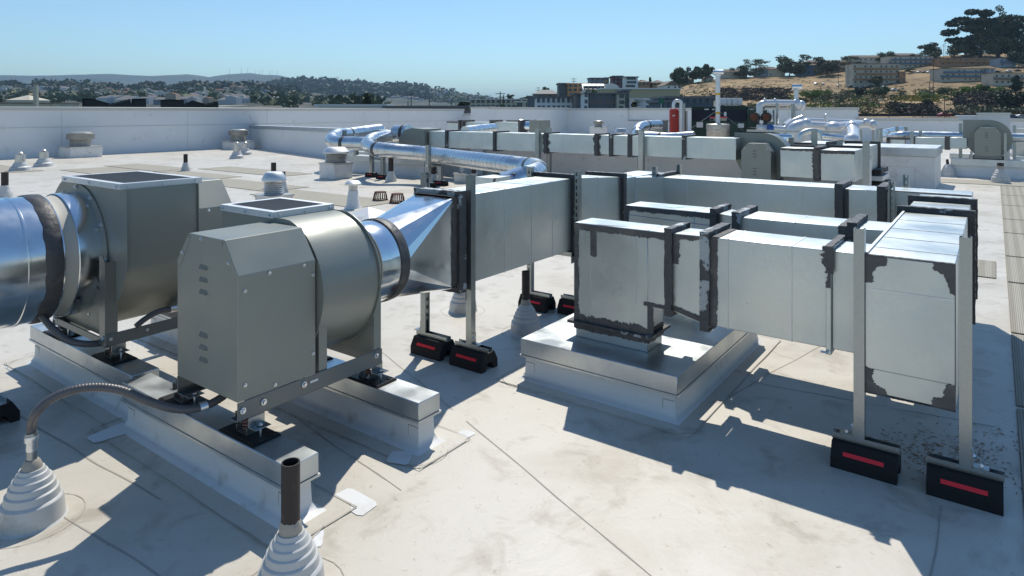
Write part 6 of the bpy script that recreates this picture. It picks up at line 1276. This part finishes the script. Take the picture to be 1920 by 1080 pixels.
for (px, py, ci, H, D, ang, lb) in ((1530,158.5,0,H_R,0,.7,'white car leftmost on the hill road'), (1543,159,2,H_R,0,1.4,'silver car beside the leftmost white one'), (1574,162,0,H_R,0,.1,'white car parked alone in the middle of the hill road'), (1595,164,1,H_R,0,.1,'black car parked left of the four storey block'), (1617,165,2,H_R,0,0,'silver car before the four storey block'), (1626,165,1,H_R,0,0,'black car touching the silver one before the four storey block'), (1659,165,2,H_R,0,.1,'silver car right of the thin tree'), (1677,170,0,H_R,0,0,'white car lowest on the hill road'),
                                 (1714,137,0,H_R,0,.1,'white van like car in the row between the blocks, left'), (1724,137,0,H_R,0,.1,'white car in the row between the blocks, middle'), (1734,137,1,H_R,0,.1,'dark car in the row between the blocks'), (1742,137,0,H_R,0,.1,'white car in the row between the blocks, right'), (1758,137,2,H_R,0,.1,'silver car at the right end of the row between the blocks'),
                                 (1869,136,1,H_R,0,0,'black car in the upper right car park'), (1892,135,0,H_R,0,0,'white car in the upper right car park'), (1908,134,1,H_R,0,0,'dark car at the right edge of the upper car park'), (1875,119,0,H_R,0,0,'white car high up near the giant tree'), (1862,119,0,H_R,0,0,'second white car high up near the giant tree'),
                                 (1770,219,3,None,233,0,'maroon car driving on the street behind the parapet'), (1915,222,2,None,233,0,'silver car at the right edge on the street'), (1896,222,4,None,233,0,'blue car mostly hidden behind the tall white box')):
    if H: p, _ = H.at(px, py)
    else: p = PD(px, py, D)
    car(ci, p, yaw0+ang, lb)
tag(MB().obox(PD(1780, 220.5, 238)-Vector((0,0,1)), RT*60, FW*7, Vector((0,0,1))).build('road', mat('street asphalt', (.16,.14,.13), .9), smooth=False), kind='structure')
p = PD(1690, 215.5, 244); tag(MB().obox(p, RT*32, FW*.1, Vector((0,0,.5))).build('guard_rail', M['dark'], smooth=False), 'dark guard rail along the street behind the parapet', 'guard rail')
# ------------------------------------------------------------------ far houses and woods on the left hills
hw_m = [mat('far house %d' % i, c, .8) for i, c in enumerate(((.55,.56,.56),(.38,.38,.36),(.42,.34,.26),(.25,.28,.32),(.62,.60,.55)))]; hr_m = mat('far roof', (.17,.16,.16), .9); hr2 = mat('far orange roof', (.30,.10,.05), .9)
def house_proto(k):
    w_, d_, h_ = [(9,10,6),(12,9,5),(7,12,8),(16,10,4.5),(22,12,5)][k]
    me = bpy.data.meshes.new('far_house'); v = [(-w_/2,-d_/2,-4),(w_/2,-d_/2,-4),(w_/2,d_/2,-4),(-w_/2,d_/2,-4),(-w_/2,-d_/2,h_),(w_/2,-d_/2,h_),(w_/2,d_/2,h_),(-w_/2,d_/2,h_),(0,-d_/2,h_+w_*.14),(0,d_/2,h_+w_*.14)]
    me.from_pydata(v, [], [(0,1,5,8,4),(1,2,6,5),(2,3,7,9,6),(3,0,4,7),(4,8,9,7),(8,5,6,9)]); me.materials.append(hw_m[k]); me.materials.append(hr_m if k != 2 else hr2)
    me.polygons[4].material_index = 1; me.polygons[5].material_index = 1; return me
HM = [house_proto(k) for k in range(5)]
rnd = random.Random(4)
def house(p, rz, s, k, label, group):
    o = bpy.data.objects.new('far_house', HM[k]); COL.objects.link(o); o.location = p; o.rotation_euler = (0, 0, rz); o.scale = (s, s, s); tag(o, label, 'house', group)
for (H, x0, x1, ylo, yhi, n, s, lb, gp) in ((H_RG, 700, 925, 1, 26, 110, 1.35, 'small %s house on the %s far ridge beyond the mountain', 'houses on the far ridge'), (H_LF, 180, 520, 6, 36, 120, 1.15, 'small %s house on the %s wooded hills under the mountain', 'houses on the wooded hills'), (H_LF, 0, 180, 3, 12, 40, 1.1, 'small %s house on the %s far left hill crest', 'houses at the far left')):
    for i in range(n):
        px = rnd.uniform(x0, x1); yr = interp(H.tab, px); py = min(199, yr+rnd.uniform(ylo, yhi)); p, D = H.at(px, py); kk = rnd.choice((0,0,1,1,2,3,3,4)); th_ = ['left', 'middle', 'right'][min(2, int((px-x0)/(x1-x0)*3))]; hi = 'upper' if py < yr+(ylo+yhi)/2 else 'lower'
        house(p, yaw0+rnd.choice((0, 1.57))+rnd.uniform(-.3, .3), s*rnd.uniform(.7, 1.2), kk, lb % (['white', 'grey', 'orange roofed', 'slate blue', 'long cream'][kk], hi+' '+th_), gp)
def woods(name, H, x0, x1, ylo, yhi, n, s, fol, seed):
    rnd = random.Random(seed); q = MB()
    for i in range(n):
        px = rnd.uniform(x0, x1); cl = mnoise.noise(Vector((px*.03, seed, 0))); yr = interp(H.tab, px); py = yr+rnd.uniform(ylo, yhi)
        if cl+rnd.uniform(-.3, .3) < -.12: continue
        p, D = H.at(px, py); r = s*rnd.uniform(.5, 1.25); b = leaves(rnd, [(p.x, p.y, p.z+r*.35, r, r, r*.75)], 16, r*.42); q.add(b.v, b.f)
    return tag(q.build(name, FOL[fol], smooth=False), kind='stuff')
woods('far_woods', H_LF, -60, 560, -1, 8, 900, 13, 3, 1); woods('far_woods', H_LF, -60, 560, 6, 34, 700, 9, 0, 2); woods('ridge_woods', H_RG, 500, 800, -1, 22, 1500, 20, 3, 3); woods('ridge_woods', H_RG, 780, 930, 0, 25, 200, 13, 0, 4); woods('town_trees', H_LF, 540, 700, 2, 20, 160, 9, 0, 6)
woods('slope_trees', H_CT, 900, 1280, 2, 30, 90, 4, 0, 5)
# golden bare slopes among the woods
gold = mat('golden slope', (.34,.22,.10), .95, geo=True, spots=[(.03,.5,.7,(.24,.15,.07))])
for (px, py, w_, h_, lb) in ((52,175,62,16,0), (430,190,46,9,0), (700,0,0,0,0)):
    if not w_: continue
    vs = []; fs = []; nn = 10
    for i in range(nn+1):
        x = px-w_/2+w_*i/nn; e = math.sqrt(max(0, 1-((i/nn)*2-1)**2))
        for j in range(6):
            y = py+h_*.45-h_*e*(j/5); p, D = H_LF.at(x, y); vs.append(p+Vector((0,0,2.5))-FW*6)
            if i and j: q_ = i*6+j; fs.append((q_-7, q_-1, q_, q_-6))
    tag(MB().add(vs, fs).build('bare_slope', gold), kind='structure')
# sea fog and air
hz = mat('haze', (1,1,1)); t_ = hz.node_tree; t_.nodes.remove(t_.nodes['Principled BSDF']); pv = t_.nodes.new('ShaderNodeVolumePrincipled'); pv.inputs['Color'].default_value = (.42,.62,.80,1); pv.inputs['Density'].default_value = 0.9e-4; pv.inputs['Anisotropy'].default_value = .25
t_.links.new(pv.outputs[0], t_.nodes['Material Output'].inputs['Volume'])
tag(MB().box(-16000, 12000, -3000, 16000, -12, 480).build('haze', hz, smooth=False), kind='stuff')
